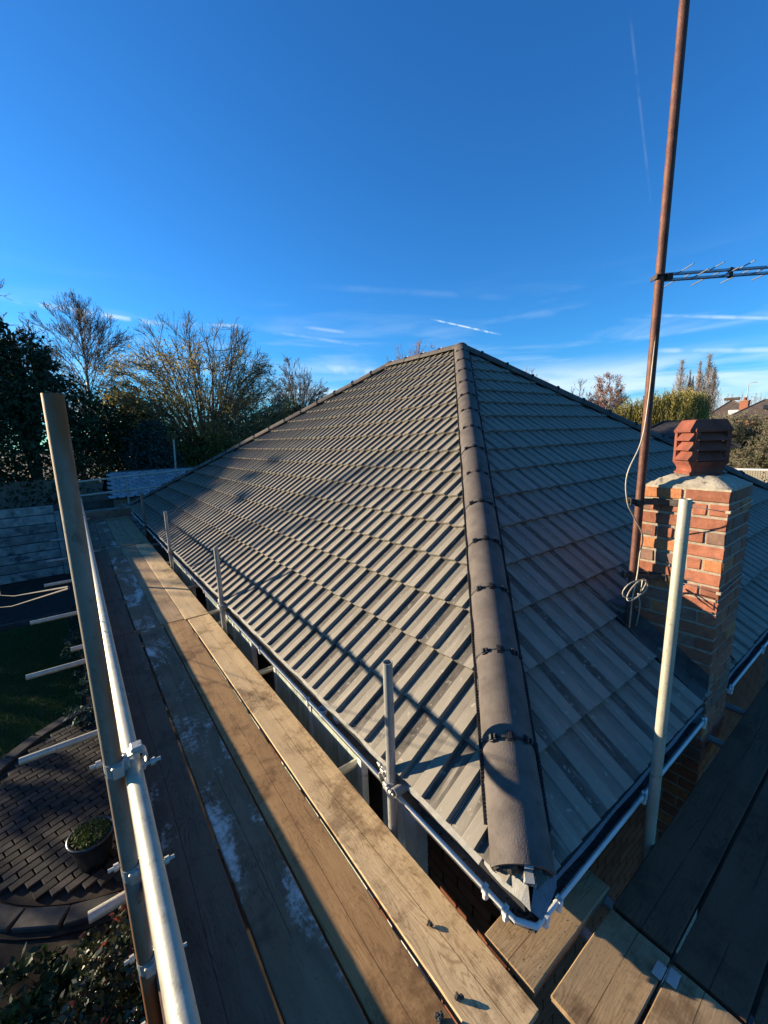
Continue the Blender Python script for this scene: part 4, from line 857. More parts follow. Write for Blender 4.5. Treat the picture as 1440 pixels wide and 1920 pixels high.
V=[];F=[]; rl=random.Random(9)
def litter(x,y,z,s):
    a=rl.uniform(0,6.28); d=Vector((math.cos(a),math.sin(a),rl.uniform(-.3,.3)))*s; e=Vector((-d.y,d.x,rl.uniform(-.2,.2)*s))*.6; c=Vector((x,y,z)); o=len(V)
    V.extend([c-d,c-e,c+d,c+e]); F.append((o,o+1,o+2,o+3))
for k in range(420):
    y=.78+11*rl.random()**1.6; litter(GX+.02+rl.random()*.07,y,GL-.052+rl.random()*.02,rl.uniform(.003,.009))
for k in range(220): litter(1.2+1.75*rl.random()**1.3,.70+.07*rl.random(),GL-.04+rl.random()*.02,rl.uniform(.003,.009))
for k in range(60): litter(1.14+rl.random()*.10,.71+rl.random()*.08,GL-.035+rl.random()*.02,rl.uniform(.004,.010))
raw('gutter_litter',[tuple(v) for v in V],F,m_soil,kind='stuff',label='dark leaf and grit litter lying in the gutters',cat='litter')
V=[];F=[]
for k in range(170):
    x=rl.uniform(.35,1.06);y=.62+6*rl.random()**2; litter(x,y,ZB+.0035,rl.uniform(.0012,.0032))
for k in range(60): litter(rl.uniform(1.12,1.62),rl.uniform(.66,.86),ZB+.003,rl.uniform(.0015,.004))
raw('grit',[tuple(v) for v in V],F,m_mortar,kind='stuff',label='scattered grit and crumbs of mortar on the scaffold boards',cat='grit')
# ------------------------------------------------------------ garden wall, fence, shed
cw=empty('concrete_panel_wall',(-1,18,G),'grey concrete wall of stacked panels slotted between posts behind the garden','wall')
pmsh=MB().bev(-.90,.90,-.022,.022,0,.285,.014).mesh('panel',m_conc); psh=MB().bev(-.07,.07,-.06,.06,0,2.55,.01)
px=-2.62
for i in range(5):
    x=px+i*1.96-1.96*1; rows=8 if i<2 else 7
    for r in range(rows): put(pmsh,'panel',cw,M=Matrix.Translation((x+.98+1,random.uniform(-.01,.01),.02+r*.308))@Matrix.Rotation(random.uniform(-.004,.004),4,'Y'))
    b=MB(); b.bev(-.07,.07,-.06,.06,0,.02+rows*.308+.06,.01); put(b.mesh('post',m_conc),'post',cw,M=Matrix.Translation((x+1,0,0)))
fe=empty('wooden_fence',(-1,25,G),'dark feather-edge wooden fence beyond the concrete wall','fence')
for k in range(70):
    x=-7+k*.145; top=2.95-(max(0,x+.9))*.22*.6+random.uniform(-.015,.015)
    if x>2.3: break
    b=MB(); b.bev(-.078,.078,-.012,.012,0,top,.003,Matrix.Rotation(.06,4,'Z')); b.build('board',m_fence,fe,loc=(x+1,0,0))
b=MB(); b.box(-6,3.3,.02,.08,1.0,1.08); b.box(-6,3.3,.02,.08,2.3,2.38); b.build('rail',m_fence,fe)
b=MB(); b.box(-7,2.5,-.05,.05,0,2.2); b.build('low_wall',m_barkd,label='low dark timber wall between the panel wall and the fence',cat='wall',loc=(0,20.5,G))
sh=empty('garden_shed',(2.9,21.5,G),'garden shed with a frosty blue-grey hexagonal shingle roof','shed')
b=MB(); b.box(-1.75,2.0,-1.2,1.4,0,2.25); b.build('wall',m_fence,sh)
RZ0,RZ1=2.28,3.22; y0_,y1_=-1.6,.6
b=MB(); b.add([(-1.95,y0_,RZ0),(2.3,y0_,RZ0),(2.3,y1_,RZ1),(-1.78,y1_,RZ1),(-1.95,2.6,RZ0),(2.3,2.6,RZ0)],[(0,1,2,3),(3,2,5,4)]); b.box(-1.8,2.3,y1_-.05,y1_+.05,RZ1-.01,RZ1+.03); rf=b.build('roof',m_deck,sh)
sv=Vector((0,y1_-y0_,RZ1-RZ0)); SL=sv.length; sv.normalize(); Ms=Matrix((Vector((1,0,0)),sv,Vector((1,0,0)).cross(sv))).transposed().to_4x4(); Ms.translation=Vector((0,y0_,RZ0))
hx=MB(); w=.150; vs=[(-w,.26,.004),(w,.26,.004),(w,.10,.016),(w*.55,0,.02),(-w*.55,0,.02),(-w,.10,.016)]; vs+=[(x,y,z-.012) for x,y,z in vs]
hx.add(vs,[(5,4,3,2,1,0)[::-1][::-1],(5,11,10,4),(4,10,9,3),(3,9,8,2)]); hxm=hx.mesh('shingle',m_slate)
r=0
while r*.20<SL-.1:
    xl=-1.93+.17*(r*.2/SL); x=xl+w+(w if r%2 else 0)
    while x<2.2: put(hxm,'shingle',rf,M=Ms@Matrix.Translation((x,r*.20,.004+.0)));x+=2*w+.012
    r+=1

# ------------------------------------------------------------ vegetation generators
def tubesegs(segs,n=4):
    """segs: array (k,8): p0,p1,r0,r1"""
    s=np.asarray(segs,float); p0=s[:,:3];p1=s[:,3:6];r0=s[:,6:7];r1=s[:,7:8]; d=p1-p0; d/=np.linalg.norm(d,axis=1,keepdims=True)+1e-9
    h=np.where(np.abs(d[:,2:3])>.9,[[1,0,0]],[[0,0,1]]); a=np.cross(d,h); a/=np.linalg.norm(a,axis=1,keepdims=True)+1e-9; b=np.cross(d,a)
    V=[]
    for p,r in ((p0,r0),(p1,r1)):
        for i in range(n):
            t=2*math.pi*i/n; V.append(p+(a*math.cos(t)+b*math.sin(t))*r)
    V=np.stack(V,1).reshape(-1,3); k=len(s); base=np.arange(k)[:,None]*(2*n)
    F=np.concatenate([base+np.array([[i,(i+1)%n,n+(i+1)%n,n+i]]) for i in range(n)],0); return V,F
def branch(rs,p,d,L,r,lev,out,tips,spread=.55,up=.15,ratio=.72,kids=(2,4),minr=.004,wig=.12,droop=0.):
    steps=3; q=np.array(p,float); dd=np.array(d,float)
    for i in range(steps):
        dd=dd+rs.normal(0,wig,3)+np.array([0,0,up*.3-droop*.3]); dd/=np.linalg.norm(dd); q2=q+dd*L/steps; r2=max(minr,r*(1-.22*(i+1)/steps*1.0)); 
        out.append((*q,*q2,max(minr,r*(1-.22*i/steps)),r2)); 
        if lev>0 and i>=1 and rs.random()<.55:
            a=rs.normal(0,1,3); a-=a.dot(dd)*dd; a/=np.linalg.norm(a); nd=dd*math.cos(spread*1.2)+a*math.sin(spread*1.2)
            branch(rs,q2,nd,L*ratio*.8,r2*.5,lev-1,out,tips,spread,up,ratio,kids,minr,wig,droop)
        q=q2
    if lev==0: tips.append((*q,*dd)); return
    for k in range(rs.integers(kids[0],kids[1])):
        a=rs.normal(0,1,3); a-=a.dot(dd)*dd; a/=np.linalg.norm(a); s=spread*rs.uniform(.5,1.2); nd=dd*math.cos(s)+a*math.sin(s)+np.array([0,0,up]); nd/=np.linalg.norm(nd)
        branch(rs,q,nd,L*ratio*rs.uniform(.8,1.15),r*.62,lev-1,out,tips,spread,up,ratio,kids,minr,wig,droop)
def bare(base,h,seed,label,cat='tree',lev=6,spread=.42,up=.16,trunkh=.22,mat=None,leaf=None,leafn=0,leafsize=.1,leafmask=None,rad=None,ratio=.74,kids=(2,4),minr=.008,group=None,lean=(0,0,1),starts=1,twigmat=None,wig=.12,width=1.,name='bare_tree'):
    rs=np.random.default_rng(seed); out=[];tips=[]; rad=rad or h*.018
    for s in range(starts):
        d=np.array(lean,float)+(rs.normal(0,.22,3)*np.array([1,1,0]) if starts>1 else 0); d/=np.linalg.norm(d)
        branch(rs,(0,0,0),d,h*trunkh,rad/(1 if starts==1 else 1.5),lev,out,tips,spread,up,ratio,kids,minr,wig)
    o=np.array(out); mz_=max(o[:,5].max(),.1); k=h/mz_; o[:,:6]*=k
    o[:,[0,3]]*=width; o[:,[1,4]]*=width
    t=np.array(tips); t[:,:3]*=k; t[:,:2]*=width
    ob=empty(name,base,label,cat,group); big=o[:,6]>rad*.10
    V,F=tubesegs(o[big],5); raw('trunk',V,F,mat or m_bark,ob,smooth=True)
    V,F=tubesegs(o[~big],3); raw('twigs',V,F,twigmat or mat or m_bark,ob)
    if leafn:
        idx=rs.integers(0,len(t),leafn*3); c=t[idx,:3]+rs.normal(0,h*.018,(leafn*3,3))
        if leafmask is not None: c=c[leafmask(c/h)]
        c=c[:leafn]; V,F=leafquads(rs,c,leafsize); raw('crown',V,F,leaf,ob)
    return ob
def leafquads(rs,c,size,flat=0.):
    n=len(c); a=rs.normal(0,1,(n,3)); a/=np.linalg.norm(a,axis=1,keepdims=True); b=rs.normal(0,1,(n,3)); b-= (a*b).sum(1,keepdims=True)*a; b/=np.linalg.norm(b,axis=1,keepdims=True)
    s=(rs.uniform(.6,1.3,(n,1))*size*.5); a=a*s*1.5; b=b*s*.75
    V=np.stack([c-a,c-b,c+a,c+b],1).reshape(-1,3); return V,np.arange(4*n).reshape(-1,4)
def blobcrown(base,blobs,n,seed,mat,size,label,cat,name='evergreen_tree',group=None,trunk=True,shell=.55,tmat=None,clump=.14,part2=None,tr=.035):
    """blobs: (cx,cy,cz,rx,ry,rz) relative to base; leaves gathered in clumps on noisy shells"""
    rs=np.random.default_rng(seed); vol=np.array([b[3]*b[4]+b[3]*b[5]+b[4]*b[5] for b in blobs]); pr=vol/vol.sum(); P_=[]
    for b,p in zip(blobs,pr):
        k=max(20,int(n*p)); nc=max(10,k//28)
        u=rs.normal(0,1,(nc,3)); u/=np.linalg.norm(u,axis=1,keepdims=True); f=1+.16*np.sin(u[:,0:1]*5+b[0]*3)+.13*np.sin(u[:,1:2]*7+b[1])+.13*np.sin(u[:,2:3]*6+seed)
        rr=rs.uniform(shell,1.04,(nc,1))**.6*f; c=np.array(b[:3])+u*rr*np.array(b[3:6])
        cs=rs.uniform(.5,1.5,(nc,1))*clump*(b[3]+b[5])/2
        idx=rs.integers(0,nc,k); P_.append(c[idx]+rs.normal(0,1,(k,3))*cs[idx]*np.array([1,1,.6]))
    c=np.concatenate(P_); c=c[c[:,2]>.02]; V,F=leafquads(rs,c,size)
    ob=empty(name,base,label,cat,group); raw('crown',V,F,mat,ob)
    if part2:
        m2,frac,sz=part2; i=rs.random(len(c))<frac; V,F=leafquads(rs,c[i]*1.01,sz); raw('young_leaves',V,F,m2,ob)
    if trunk:
        out=[];tips=[]; top=max(b[2] for b in blobs); branch(rs,(0,0,0),(0,0,1),top*.45,top*tr+.01,3,out,tips,.5,.2); o=np.array(out); o[:,:6]*=top*1.05/max(o[:,5].max(),.1)
        o[:,[0,1,3,4]]*=.35; V,F=tubesegs(o,5); raw('trunk',V,F,tmat or m_barkd,ob,smooth=True)
    return ob
GT='trees behind the gardens'
# dark evergreens on the left
blobcrown((-1.6,26.5,G),[(0,0,4,3.2,2.5,3.6),(-1.5,.3,7.2,2.4,2.2,2.4),(1.2,0,6.0,1.7,1.8,2.2),(-3,0,5,3,2.5,4.2),(.4,0,8.5,1.3,1.3,1.3),(-1.0,0,9.4,1.4,1.2,.9)],34000,1,m_leafd,.15,'tall dark evergreen tree at the left edge of the picture','tree')
blobcrown((1.9,28.5,G),[(0,0,3,2.2,2,3.4),(-.6,0,5.2,1.6,1.6,1.9),(1.2,0,5.4,1.5,1.5,1.7),(1.9,0,3.2,1.8,1.8,3.2)],22000,2,m_leafd,.14,'rounded dark evergreen below the feathery bare tree','tree')
blobcrown((3.3,31.8,G),[(0,0,3,1.5,1.5,3),(.2,0,5.2,1.1,1.1,1.9),(.3,0,7.0,.5,.5,1.4)],15000,3,m_leafd,.13,'dark pointed evergreen at the left foot of the golden autumn tree','tree')
blobcrown((3.4,25.2,G),[(0,0,2.2,1.5,1.3,2.2),(.1,0,3.8,1.1,1,1.5),(.15,0,4.9,.6,.6,.8)],14000,4,m_leafb,.10,'blue-green conifer behind the shed roof','tree','conifer_tree')
blobcrown((6.4,26.2,G),[(0,0,2.3,1.6,1.3,2.3),(.8,0,3.0,1.4,1.2,2.0),(-1.0,0,2.4,1.2,1.2,2.0),(2.2,0,2.6,1.4,1.2,2.0)],16000,5,m_leafg,.12,'mid green shrubs at the foot of the autumn tree beside the hip','shrub','green_shrub',part2=(m_leafy,.05,.1))
blobcrown((14.1,31.2,G),[(0,0,4.4,1.9,1.6,3.4),(1.2,0,5.0,1.2,1.2,2.4),(-1.8,0,4.0,1.6,1.4,3.0)],14000,6,m_leafd,.13,'dark evergreen clump just above the far hip line','tree')
blobcrown((11.0,30.5,G),[(0,0,2.6,1.8,1.6,2.6),(-1.6,0,2.2,1.4,1.2,2.0),(1.6,0,3.0,1.6,1.6,2.6)],12000,16,m_leafd,.14,'dark shrubs filling the foot of the autumn tree at its right','shrub','dark_shrub')
# tree outside the picture whose shade falls on the far end of the roof, and an unseen hedge added to shade the garden
blobcrown((-11.5,29.5,G),[(0,0,4,4.4,4,4),(.2,0,7.0,3.4,3.4,3.4),(-2,2,8,3,3,2.4),(1.5,-3.0,5.2,2.6,2.6,3.0)],30000,7,m_leafd,.22,'broad evergreen tree outside the left edge shading the far roof','tree')
blobcrown((-5.6,27.5,G),[(0,0,4,2.6,2.4,4),(0,0,6.4,2,2,2.2)],12000,17,m_leafd,.18,'evergreen tree just outside the left edge behind the fence','tree')
hb=[(0,y,2.0,1.0,1.5,2.5+.25*math.sin(y*1.7)) for y in np.arange(-6,30,1.8)]
blobcrown((-11.5,0,G),hb,60000,8,m_leafd,.16,'long unseen evergreen hedge added along the left to shade the garden','hedge','shade_hedge',trunk=False,shell=.2,clump=.2)
rs_=np.random.default_rng(5); bl=[(rs_.uniform(-1.6,1.6),rs_.uniform(-6.5,4.5),rs_.uniform(6.9,9.2),.12,.32,.10) for _ in range(5)]
blobcrown((-10.2,19.5,G),bl,380,81,m_leafg,.10,'nearly bare garden tree outside the left edge whose last leaf clusters dapple the roof','tree',name='bare_tree',clump=.5,shell=.1,tr=.004)
# bare trees
def lm(c): return ((c[:,0]<-.3)&(c[:,2]>6)&(c[:,2]<10.2)&(np.sin(c[:,0]*2.3+c[:,2]*1.9)>-.7))|((c[:,2]<5.5)&(c[:,0]<.5))|((np.sin(c[:,0]*5+c[:,2]*4)>.55)&(c[:,2]<10))
def envtree(base,h,rx,cz,rz,seed,label,limbs=14,z0=1.5,sec=8,ter=6,qua=4,rad=.18,minr=.009,mat=None,twig=None,leaf=None,leafn=0,leafsize=.11,leafmask=None,name='bare_tree',upb=.5,sk=1.0,stem=False,low=-.2):
    rs=np.random.default_rng(seed); out=[]; ends=[]; C=np.array([0,0,cz]); E=np.array([rx,rx*.9,rz])
    def inside(p): return (((p-C)/E)**2).sum()
    def path(p,q,b,r0,r1,k=4,wob=.05):
        L=np.linalg.norm(q-p); pr=p; pts=[p]
        for i in range(1,k+1):
            t=i/k; x=(1-t)**2*p+2*t*(1-t)*b+t*t*q+(rs.normal(0,wob*L,3)*(1-t) if i<k else 0); out.append((*pr,*x,max(minr,r0+(r1-r0)*(t-1/k)),max(minr,r0+(r1-r0)*t))); pr=x; pts.append(x)
        return pts
    def kid(pts,r,lev,L):
        for _ in range((sec,ter,qua)[lev]):
            i=rs.integers(1 if lev else 1,len(pts)); a=pts[i-1]+(pts[i]-pts[i-1])*rs.random(); d=pts[i]-pts[i-1]; d=d/(np.linalg.norm(d)+1e-6)
            rd=rs.normal(0,1,3); o=(a-C)/E; o=o/(np.linalg.norm(o)+1e-6); v=d*.65+rd*.65*sk+o*.6+np.array([0,0,upb]); v/=np.linalg.norm(v); l=L*rs.uniform(.5,1.1); q=a+v*l; n_=0
            while inside(q)>1.30 and n_<2: l*=.7; q=a+v*l; n_+=1
            p2=path(a,q,a+v*l*.5+rs.normal(0,.05*l,3)+np.array([0,0,-.04*l]),r,r*.55,3,.04)
            if lev<2: kid(p2,r*.5,lev+1,L*.52)
            ends.append(q)
    b0=np.array([0,0,z0]); out.append((0,0,0,0,0,z0,rad*1.5,rad*1.2))
    if stem: pts=path(b0,np.array([rs.normal(0,.15),rs.normal(0,.15),cz+rz*.92]),np.array([.05,.05,cz]),rad,minr*1.5,6,.01); kid(pts[-3:],rad*.2,0,rx*.35)
    for i in range(limbs):
        az=2*math.pi*(i+rs.random()*.7)/limbs*1.618*2; sn=rs.uniform(low,1)**1.0; cs=math.sqrt(max(0,1-sn*sn)); tgt=C+np.array([math.cos(az)*cs,math.sin(az)*cs,sn])*E*rs.uniform(.85,1.03)
        st=b0+np.array([0,0,rs.uniform(0,1.2)]) if not stem else np.array([0,0,max(z0*.8,tgt[2]-rs.uniform(.8,1.3)*np.hypot(tgt[0],tgt[1])-.6)]); ctl=st*.45+tgt*.55+np.array([0,0,.22*np.linalg.norm(tgt-st)*(1 if sn<.6 else .1)])*1.0; ctl[:2]=st[:2]+(tgt-st)[:2]*.42
        pts=path(st,tgt,ctl,rad*rs.uniform(.30,.6)*(.45 if stem else 1),minr*1.4,6,.03); kid(pts,rad*.13,0,rx*.46)
    o=np.array(out); ob=empty(name,base,label,'tree'); big=o[:,6]>rad*.15
    V,F=tubesegs(o[big],5); raw('trunk',V,F,mat or m_bark,ob,smooth=True); V,F=tubesegs(o[~big],3); raw('twigs',V,F,twig or mat or m_bark,ob)
    if leafn:
        e=np.array(ends); c=e[rs.integers(0,len(e),leafn*4)]+rs.normal(0,.16,(leafn*4,3))
        if leafmask is not None: c=c[leafmask(c)]
        V,F=leafquads(rs,c[:leafn],leafsize); raw('crown',V,F,leaf,ob)
    return ob
envtree((1.75,40,G),15.8,3.5,10.0,4.9,21,'tall feathery bare tree between the dark evergreen and the golden tree',limbs=56,z0=3.0,sec=7,ter=6,qua=3,rad=0.15,minr=0.0085,stem=True,upb=0.25,sk=0.8,low=-0.5,mat=m_bark)
envtree((-3.4,31,G),13.6,3.4,9.0,3.9,22,'bare branch tips at the extreme left above the dark evergreen',limbs=24,z0=4,sec=8,ter=6,qua=3,minr=.011,rad=0.14,upb=0.3,sk=1.2)
envtree((7.2,28.8,G),12.0,4.8,6.2,5.4,23,'broad domed autumn tree with thin golden leaves and many upright limbs',limbs=76,z0=1.0,sec=9,ter=7,qua=3,rad=0.2,minr=0.0075,mat=m_bark,leaf=m_leafy,leafn=22000,leafsize=0.095,leafmask=lm,sk=0.9,name='autumn_tree',low=-.35,upb=0.12,twig=m_olive)
envtree((9.9,28.2,G),9.4,2.7,5.2,3.6,33,'olive green leafy tree merging with the right side of the autumn tree',limbs=26,z0=1.2,sec=7,ter=5,qua=3,rad=.13,minr=0.0075,mat=m_bark,leaf=m_leafg,leafn=6000,leafsize=0.085,name='autumn_tree',upb=0.2,sk=0.9,twig=m_olive)
envtree((19.5,40.5,G),12.5,3.0,8.7,3.5,24,'fan shaped bare tree just above the far end of the left hip',limbs=40,z0=4.0,sec=9,ter=6,qua=3,rad=.15,minr=.010,upb=0.2,sk=0.9)
envtree((33.0,37.4,G),14.9,4.0,10.5,4.6,25,'bare twigs showing just above the roof ridge',limbs=34,z0=4,sec=9,ter=6,qua=3,minr=.011,twig=m_birch,upb=0.25,sk=0.9)
envtree((49.3,34.2,G),13.0,3,9.5,3.7,26,'faint bare tree top behind the right hip below the apex',limbs=20,sec=7,ter=5,qua=2,minr=.012)
envtree((52.6,28.8,G),10.6,2.4,7.5,3.1,27,'small bare tree left of the russet birch',limbs=20,sec=7,ter=5,qua=2,minr=.012)
envtree((54.2,25.8,G),11.6,2.1,7.6,3.9,28,'russet birch with fine reddish twigs and a pale stem',limbs=44,z0=3.2,sec=9,ter=7,qua=4,rad=.13,minr=0.01,mat=m_white,twig=m_birch,name='birch_tree',upb=0.4,leaf=m_birch,leafn=5000,leafsize=.10,sk=1.0)
# weeping willow belt
def willow(base,h,w,seed,label,n=60000):
    rs=np.random.default_rng(seed); ob=empty('willow_tree',base,label,'tree','willows beyond the roof')
    V=[];Ns=n//22; x=np.clip(rs.normal(0,w*.42,Ns),-w,w); y=rs.normal(0,1.6,Ns); top=h*(1-.38*(x/w)**2)*rs.uniform(.55,1.0,Ns)*(1+.09*np.sin(x*4.2+seed)+.05*np.sin(x*9+seed)); ln=rs.uniform(1.2,3.4,Ns); C=[]
    for k in range(22):
        t=k/21; C.append(np.stack([y,x+np.sin(t*3+x)*.12+t*.15*np.sign(x),np.maximum(.1,top-ln*t)],1)+rs.normal(0,.05,(Ns,3)))
    c=np.concatenate(C); nn=len(c); a=rs.normal(0,.25,(nn,3))+np.array([0,0,1]); a/=np.linalg.norm(a,axis=1,keepdims=True); b=rs.normal(0,1,(nn,3)); b-=(a*b).sum(1,keepdims=True)*a; b/=np.linalg.norm(b,axis=1,keepdims=True)
    a*=.14;b*=.035; Vv=np.stack([c-a,c-b,c+a,c+b],1).reshape(-1,3); raw('crown',Vv,np.arange(4*nn).reshape(-1,4),m_willow,ob)
    out=[];tips=[]; branch(rs,(0,0,0),(0,0,1),h*.3,.3,4,out,tips,.5,.2); o=np.array(out); o[:,:6]*=h*.92/o[:,5].max(); V,F=tubesegs(o,5); raw('trunk',V,F,m_bark,ob)
    return ob
willow((50.6,21.4,G),7.0,2.6,41,'golden weeping willow left of the mast',50000)
willow((51.6,18.9,G),7.8,2.4,42,'golden weeping willow right behind the mast',50000)
willow((52.6,16.6,G),8.0,2.1,43,'golden weeping willow in front of the poplars above the chimney pot',50000)
envtree((53.6,19.2,G),8.9,2.2,6.0,2.9,47,'thin bare crown showing over the middle willow',limbs=10,sec=6,ter=5,qua=2,minr=.010)
# poplars: many near-vertical twigs
def poplar(base,h,w,seed,label,group,mat,n=260,name='poplar_tree'):
    rs=np.random.default_rng(seed); segs=[(0,0,0,0,0,h*.97,h*.010,.01)]
    for k in range(n):
        t=rs.uniform(.08,.95)**.9; z=h*t; a=rs.uniform(0,6.28); L=h*.24*(1-t*.75)*rs.uniform(.6,1.1); out=w*(math.sin(min(1,t*1.15)*math.pi)**.6)*rs.uniform(.25,1)
        p=np.array([0,0,z]); q=p+np.array([math.cos(a)*out*.8,math.sin(a)*out*.8,L*.55]); r=q+np.array([math.cos(a)*out*.2,math.sin(a)*out*.2,L*.6]); segs+= [(*p,*q,h*.0022,h*.0014),(*q,*r,h*.0014,h*.0007)]
        for j in range(4):
            u=q+(r-q)*rs.random(); e=u+np.array([rs.normal(0,w*.16),rs.normal(0,w*.16),L*.3]); segs.append((*u,*e,h*.0012,h*.0006))
    ob=empty(name,base,label,'tree',group); V,F=tubesegs(segs[:1],6); raw('trunk',V,F,mat,ob); V,F=tubesegs(segs[1:],3); raw('twigs',V,F,mat,ob); return ob
GP='tall bare poplars right of the mast'
for i,(x,y,top,w,lb) in enumerate(((113.4,39.2,8.5,1.1,'shortest bare poplar at the left of the near row'),(113.85,37.9,14.6,2.2,'broad bare poplar, left peak of the near row'),(114.33,36.3,12.2,.9,'thin bare poplar beside the left peak'),(114.5,35.7,11.0,.8,'slender short poplar in the dip between the peaks'),(114.8,34.7,14.0,1.3,'tall narrow bare poplar second from the right peak'),(115.2,33.2,15.2,2.1,'tallest bare poplar, right peak of the near row'),(115.6,32.1,12.4,1.6,'bushy poplar on the right flank of the tallest one'))):
    poplar((x,y,G),top-G,w,50+i,lb,GP,m_popl,n=330)
GPF='far row of poplars on the horizon'
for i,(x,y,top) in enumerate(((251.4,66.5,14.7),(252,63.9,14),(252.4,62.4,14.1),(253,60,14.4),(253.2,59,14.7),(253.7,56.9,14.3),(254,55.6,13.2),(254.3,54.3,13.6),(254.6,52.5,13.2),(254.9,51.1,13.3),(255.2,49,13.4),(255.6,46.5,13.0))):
    poplar((x,y,G),(top-G)*random.uniform(.95,1.06),random.uniform(1.4,2.2),70+i,('slim haze-paled poplar in the distant row on the horizon, %s from the left'%('first','second','third','fourth','fifth','sixth','seventh','eighth','ninth','tenth','eleventh','last')[i]),GPF,m_poplf,n=90)
# pale lichened shrub in front of the houses
bare((41.2,9.3,G),5.6,61,'tangled pale bare shrub right of the chimney pot',lev=7,spread=.75,up=.04,trunkh=.2,minr=.010,starts=6,mat=m_pale,leaf=m_leafg,leafn=6000,leafsize=.10,kids=(2,4),width=1.0,wig=.25,name='garden_tree')
bare((42.2,7.2,G),5.2,62,'second tangled pale shrub at the right edge in front of the houses',lev=7,spread=.75,up=.04,trunkh=.2,minr=.010,starts=6,mat=m_pale,leaf=m_leafg,leafn=6000,leafsize=.10,kids=(2,4),width=1.05,wig=.25,name='garden_tree')
blobcrown((24.6,4.6,G),[(0,0,1.1,.9,.9,.85),(.5,-.9,1.0,1,1,.8)],5000,63,m_leafg,.08,'green hedge top just in front of the white fence','shrub','green_shrub',trunk=False)
blobcrown((62,30.5,G),[(k*1.4,-k*3.2,1.6,3.2,2.6,2.0+.4*math.sin(k*2)) for k in range(-5,3)],16000,64,m_leafg,.22,'olive hedge line behind the willows','hedge','far_hedge',trunk=False)
# glossy shrub below the scaffold
blobcrown((-.08,2.95,G),[(0,0,.45,.42,.5,.42),(-.05,.3,.66,.30,.34,.28),(-.24,-.05,.45,.30,.4,.34),(.1,-.3,.4,.42,.45,.38)],12000,65,m_photo,.036,'glossy leaved shrub with red young leaves below the near scaffold','shrub','glossy_shrub',part2=(m_redleaf,.05,.04),clump=.10)
for x,y,s in ((-1.0,3.9,.3),):
    blobcrown((x,y,G),[(0,0,.12,.5,.25,.16),(.5,-.15,.10,.4,.2,.14)],900,66,m_leafd,.06,'low dark ground plants between the patio edging and the near lawn','plant','border_plant',trunk=False)
blobcrown((-.25,7.9,G),[(0,0,.3,.25,.5,.35),(.1,.8,.3,.25,.5,.35),(0,2.2,.4,.3,.8,.4),(.1,3.8,.4,.3,.8,.4)],4500,67,m_leafb,.05,'dark low border plants beside the far lawn under the platform','plant','border_plant',trunk=False)

# ------------------------------------------------------------ neighbouring houses
def hiproof(cx,cy,w,d,zE,zR,ang,wallm,label,win=(),name='house',hip=1.):
    o=empty(name,(cx,cy,G),label,'house'); o.rotation_euler=(0,0,ang); E=zE-G;R=zR-G
    MB().box(-w/2+.3,w/2-.3,-d/2+.3,d/2-.3,0,E).build('wall',wallm,o)
    rx=w/2-d/2*hip; b=MB(); b.add([(-w/2,-d/2,E),(w/2,-d/2,E),(w/2,d/2,E),(-w/2,d/2,E),(-rx,0,R),(rx,0,R)],[(0,1,5,4),(1,2,5),(2,3,4,5),(3,0,4)]); b.add([(-w/2,-d/2,E-.15),(w/2,-d/2,E-.15),(w/2,d/2,E-.15),(-w/2,d/2,E-.15),(-w/2,-d/2,E),(w/2,-d/2,E),(w/2,d/2,E),(-w/2,d/2,E)],[(0,1,5,4),(1,2,6,5),(2,3,7,6),(3,0,4,7),(3,2,1,0)])
    rf=b.build('roof',m_plain,o); b=MB()
    for a,c in (((-rx,0,R),(rx,0,R)),((-w/2,-d/2,E),(-rx,0,R)),((w/2,-d/2,E),(rx,0,R)),((-w/2,d/2,E),(-rx,0,R)),((w/2,d/2,E),(rx,0,R))): b.path([a,c],.09,8)
    b.build('ridge_capping',m_plain,rf)
    for (x,z,ww,hh) in win:
        f=MB().bev(x-ww/2,x+ww/2,-d/2+.22,-d/2+.32,z-hh/2,z+hh/2,.02).build('window',m_white,o); MB().box(x-ww/2+.08,x-.04,-d/2+.20,-d/2+.215,z-hh/2+.08,z+hh/2-.08).build('pane',m_glaze,f); MB().box(x+.04,x+ww/2-.08,-d/2+.20,-d/2+.215,z-hh/2+.08,z+hh/2-.08).build('pane',m_glaze,f)
    return o,rf
BE=math.radians(-77)+math.radians(0)
def face(x,y): return math.atan2(y,x)-math.pi/2
o,rf=hiproof(79.5,19.6,8,8,.6,3.75,face(79,19.6),m_hbrick,'brown hip roofed house with a small white dormer window left of the brick stacks')
MB().bev(-.3,1.0,-3.0,-2.0,5.6,6.6,.03).build('dormer',m_white,rf)
MB().bev(-1.0,.9,-.3,.3,8.1,8.5,.1).build('chimney',m_plain,rf)
o,rf=hiproof(72.5,12.6,11,9,.9,3.15,face(72,12.6),m_hbrick,'brown hip roofed house at the right edge of the picture',hip=.8)
MB().bev(-1.9,-1.1,-3.1,-2.5,6.3,6.8,.03).build('dormer',m_glaze,rf)
for (x,y,zt,w,lb) in ((73.6,16.75,3.45,.45,'tall red brick chimney stack on the skyline'),(88,21.3,3.3,.45,'smaller dark chimney stack left of the tall red one')):
    o=empty('chimney_stack',(x,y,G),lb,'chimney'); MB().bev(-w,w,-w,w,0,zt-G-.3,.02).build('stack',m_brick[0],o); MB().bev(-w-.06,w+.06,-w-.06,w+.06,zt-G-.32,zt-G-.15,.02).build('cap',m_hbrick,o); b=MB(); b.lathe((0,0,zt-G-.15),[(.22,0),(.18,.4),(.0,.4)],12); b.build('chimney_pot',m_terra,o)
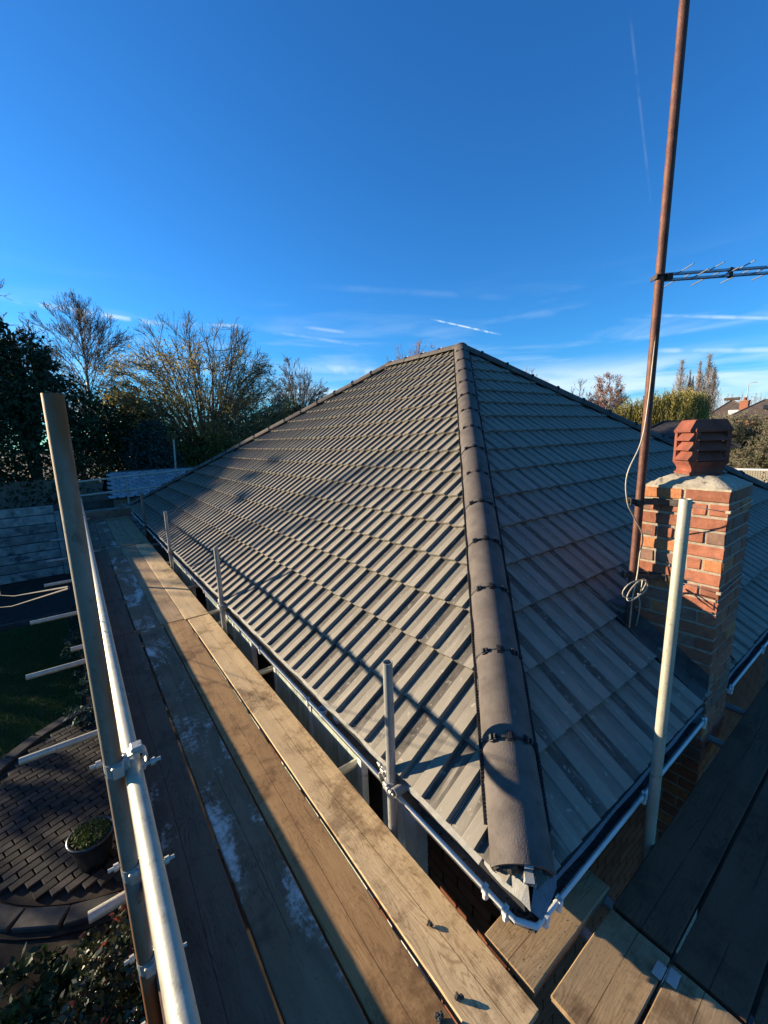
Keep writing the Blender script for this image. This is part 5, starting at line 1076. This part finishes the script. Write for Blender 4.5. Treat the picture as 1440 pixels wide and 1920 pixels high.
o=empty('street_lamp',(87.8,19.8,G),'tall thin street lamp above the distant roofs','street lamp'); b=MB(); b.path([(0,0,0),(0,0,10.9),(.02,-.15,11.0),(.04,-.5,11.05)],[.10,.05,.045,.04],8); b.build('column',m_galvd,o); MB().bev(-.06,.14,-1.0,-.45,10.99,11.1,.03).build('lamp_head',m_galvd,o)
# bungalow behind the fence with porch
o,rf=hiproof(50.5,8.6,9,6,-1.95,-.3,face(50,8.6),m_hbrick,'low brick bungalow with a white edged porch behind the white fence',win=((-.4,1.6,.9,1.2),(-2.9,1.6,1.0,1.2),(2.6,1.6,1.2,1.2)),name='brick_bungalow')
MB().bev(-1.7,1.9,-4.2,-2.6,2.02,2.16,.02).build('porch_roof',m_white,o); MB().bev(-1.6,-1.45,-4.1,-3.95,0,2.02,.01).build('porch_post',m_white,o); MB().bev(1.6,1.75,-4.1,-3.95,0,2.02,.01).build('porch_post',m_white,o)
MB().bev(.3,1.1,-2.78,-2.68,0,2.0,.02).build('door',m_glaze,o)
wf=empty('garden_fence',(36.1,8.9,G),'pale vertical board fence with a white top rail at the right','fence'); wf.rotation_euler=(0,0,math.atan2(-4.2,.9))
b=MB(); b.bev(-.3,5.6,-.05,.06,1.40,1.52,.01); b.build('top_rail',m_white,wf)
pk=MB(); pk.bev(-.055,.055,-.012,.012,0,1.40,.004); pkm=pk.mesh('board',m_flaunch)
for k in range(44): put(pkm,'board',wf,loc=(-.25+k*.13,random.uniform(-.004,.004),0))
# neighbouring dark tiled roof seen behind the mast
o=empty('neighbour_roof_bungalow',(24.6,8.5,G),'neighbouring bungalow with a dark plain tiled hip roof left of the chimney pot','bungalow'); o.rotation_euler=(0,0,face(24.6,8.5))
MB().box(-2.4,2.4,-.8,3.2,0,3.4).build('wall',m_hbrick,o)
b=MB(); E=3.38; b.add([(-2.8,-1.2,E),(2.8,-1.2,E),(2.8,3.6,E),(-2.8,3.6,E),(-.30,1.0,4.68),(.9,1.0,4.68)],[(0,1,5,4),(1,2,5),(2,3,4,5),(3,0,4)]); rf=b.build('roof',m_deck,o)
pl=MB(); pl.bev(-.080,.080,0,.14,0,.014,.003); plm=pl.mesh('tile',material('dark_plain_tile',[(.035,.032,.032),(.07,.062,.06)],6,.8,.2,rnd=.2))
s3=Vector((0,2.2,1.3)); L3=s3.length; s3.normalize(); M3=Matrix((Vector((1,0,0)),s3,Vector((1,0,0)).cross(s3))).transposed().to_4x4(); M3.translation=Vector((0,-1.2,E+.01))
for r in range(int(L3/.15)-1,max(0,int(L3/.15)-11),-1):
    t=r*.15/L3; xl=-2.8+2.5*t; xr=2.8-1.9*t; x=xl+.12
    while x<xr-.08: 
        if x<1.2: put(plm,'tile',rf,M=M3@Matrix.Translation((x+(.08 if r%2 else 0),r*.15,.0))@Matrix.Rotation(.05,4,'X'))
        x+=.168
b=MB(); b.path([(-2.8,-1.2,E+.03),(-.3,1.0,4.72),(.9,1.0,4.72),(2.8,-1.2,E+.03)],.07,8); b.build('ridge_capping',m_deck,rf)
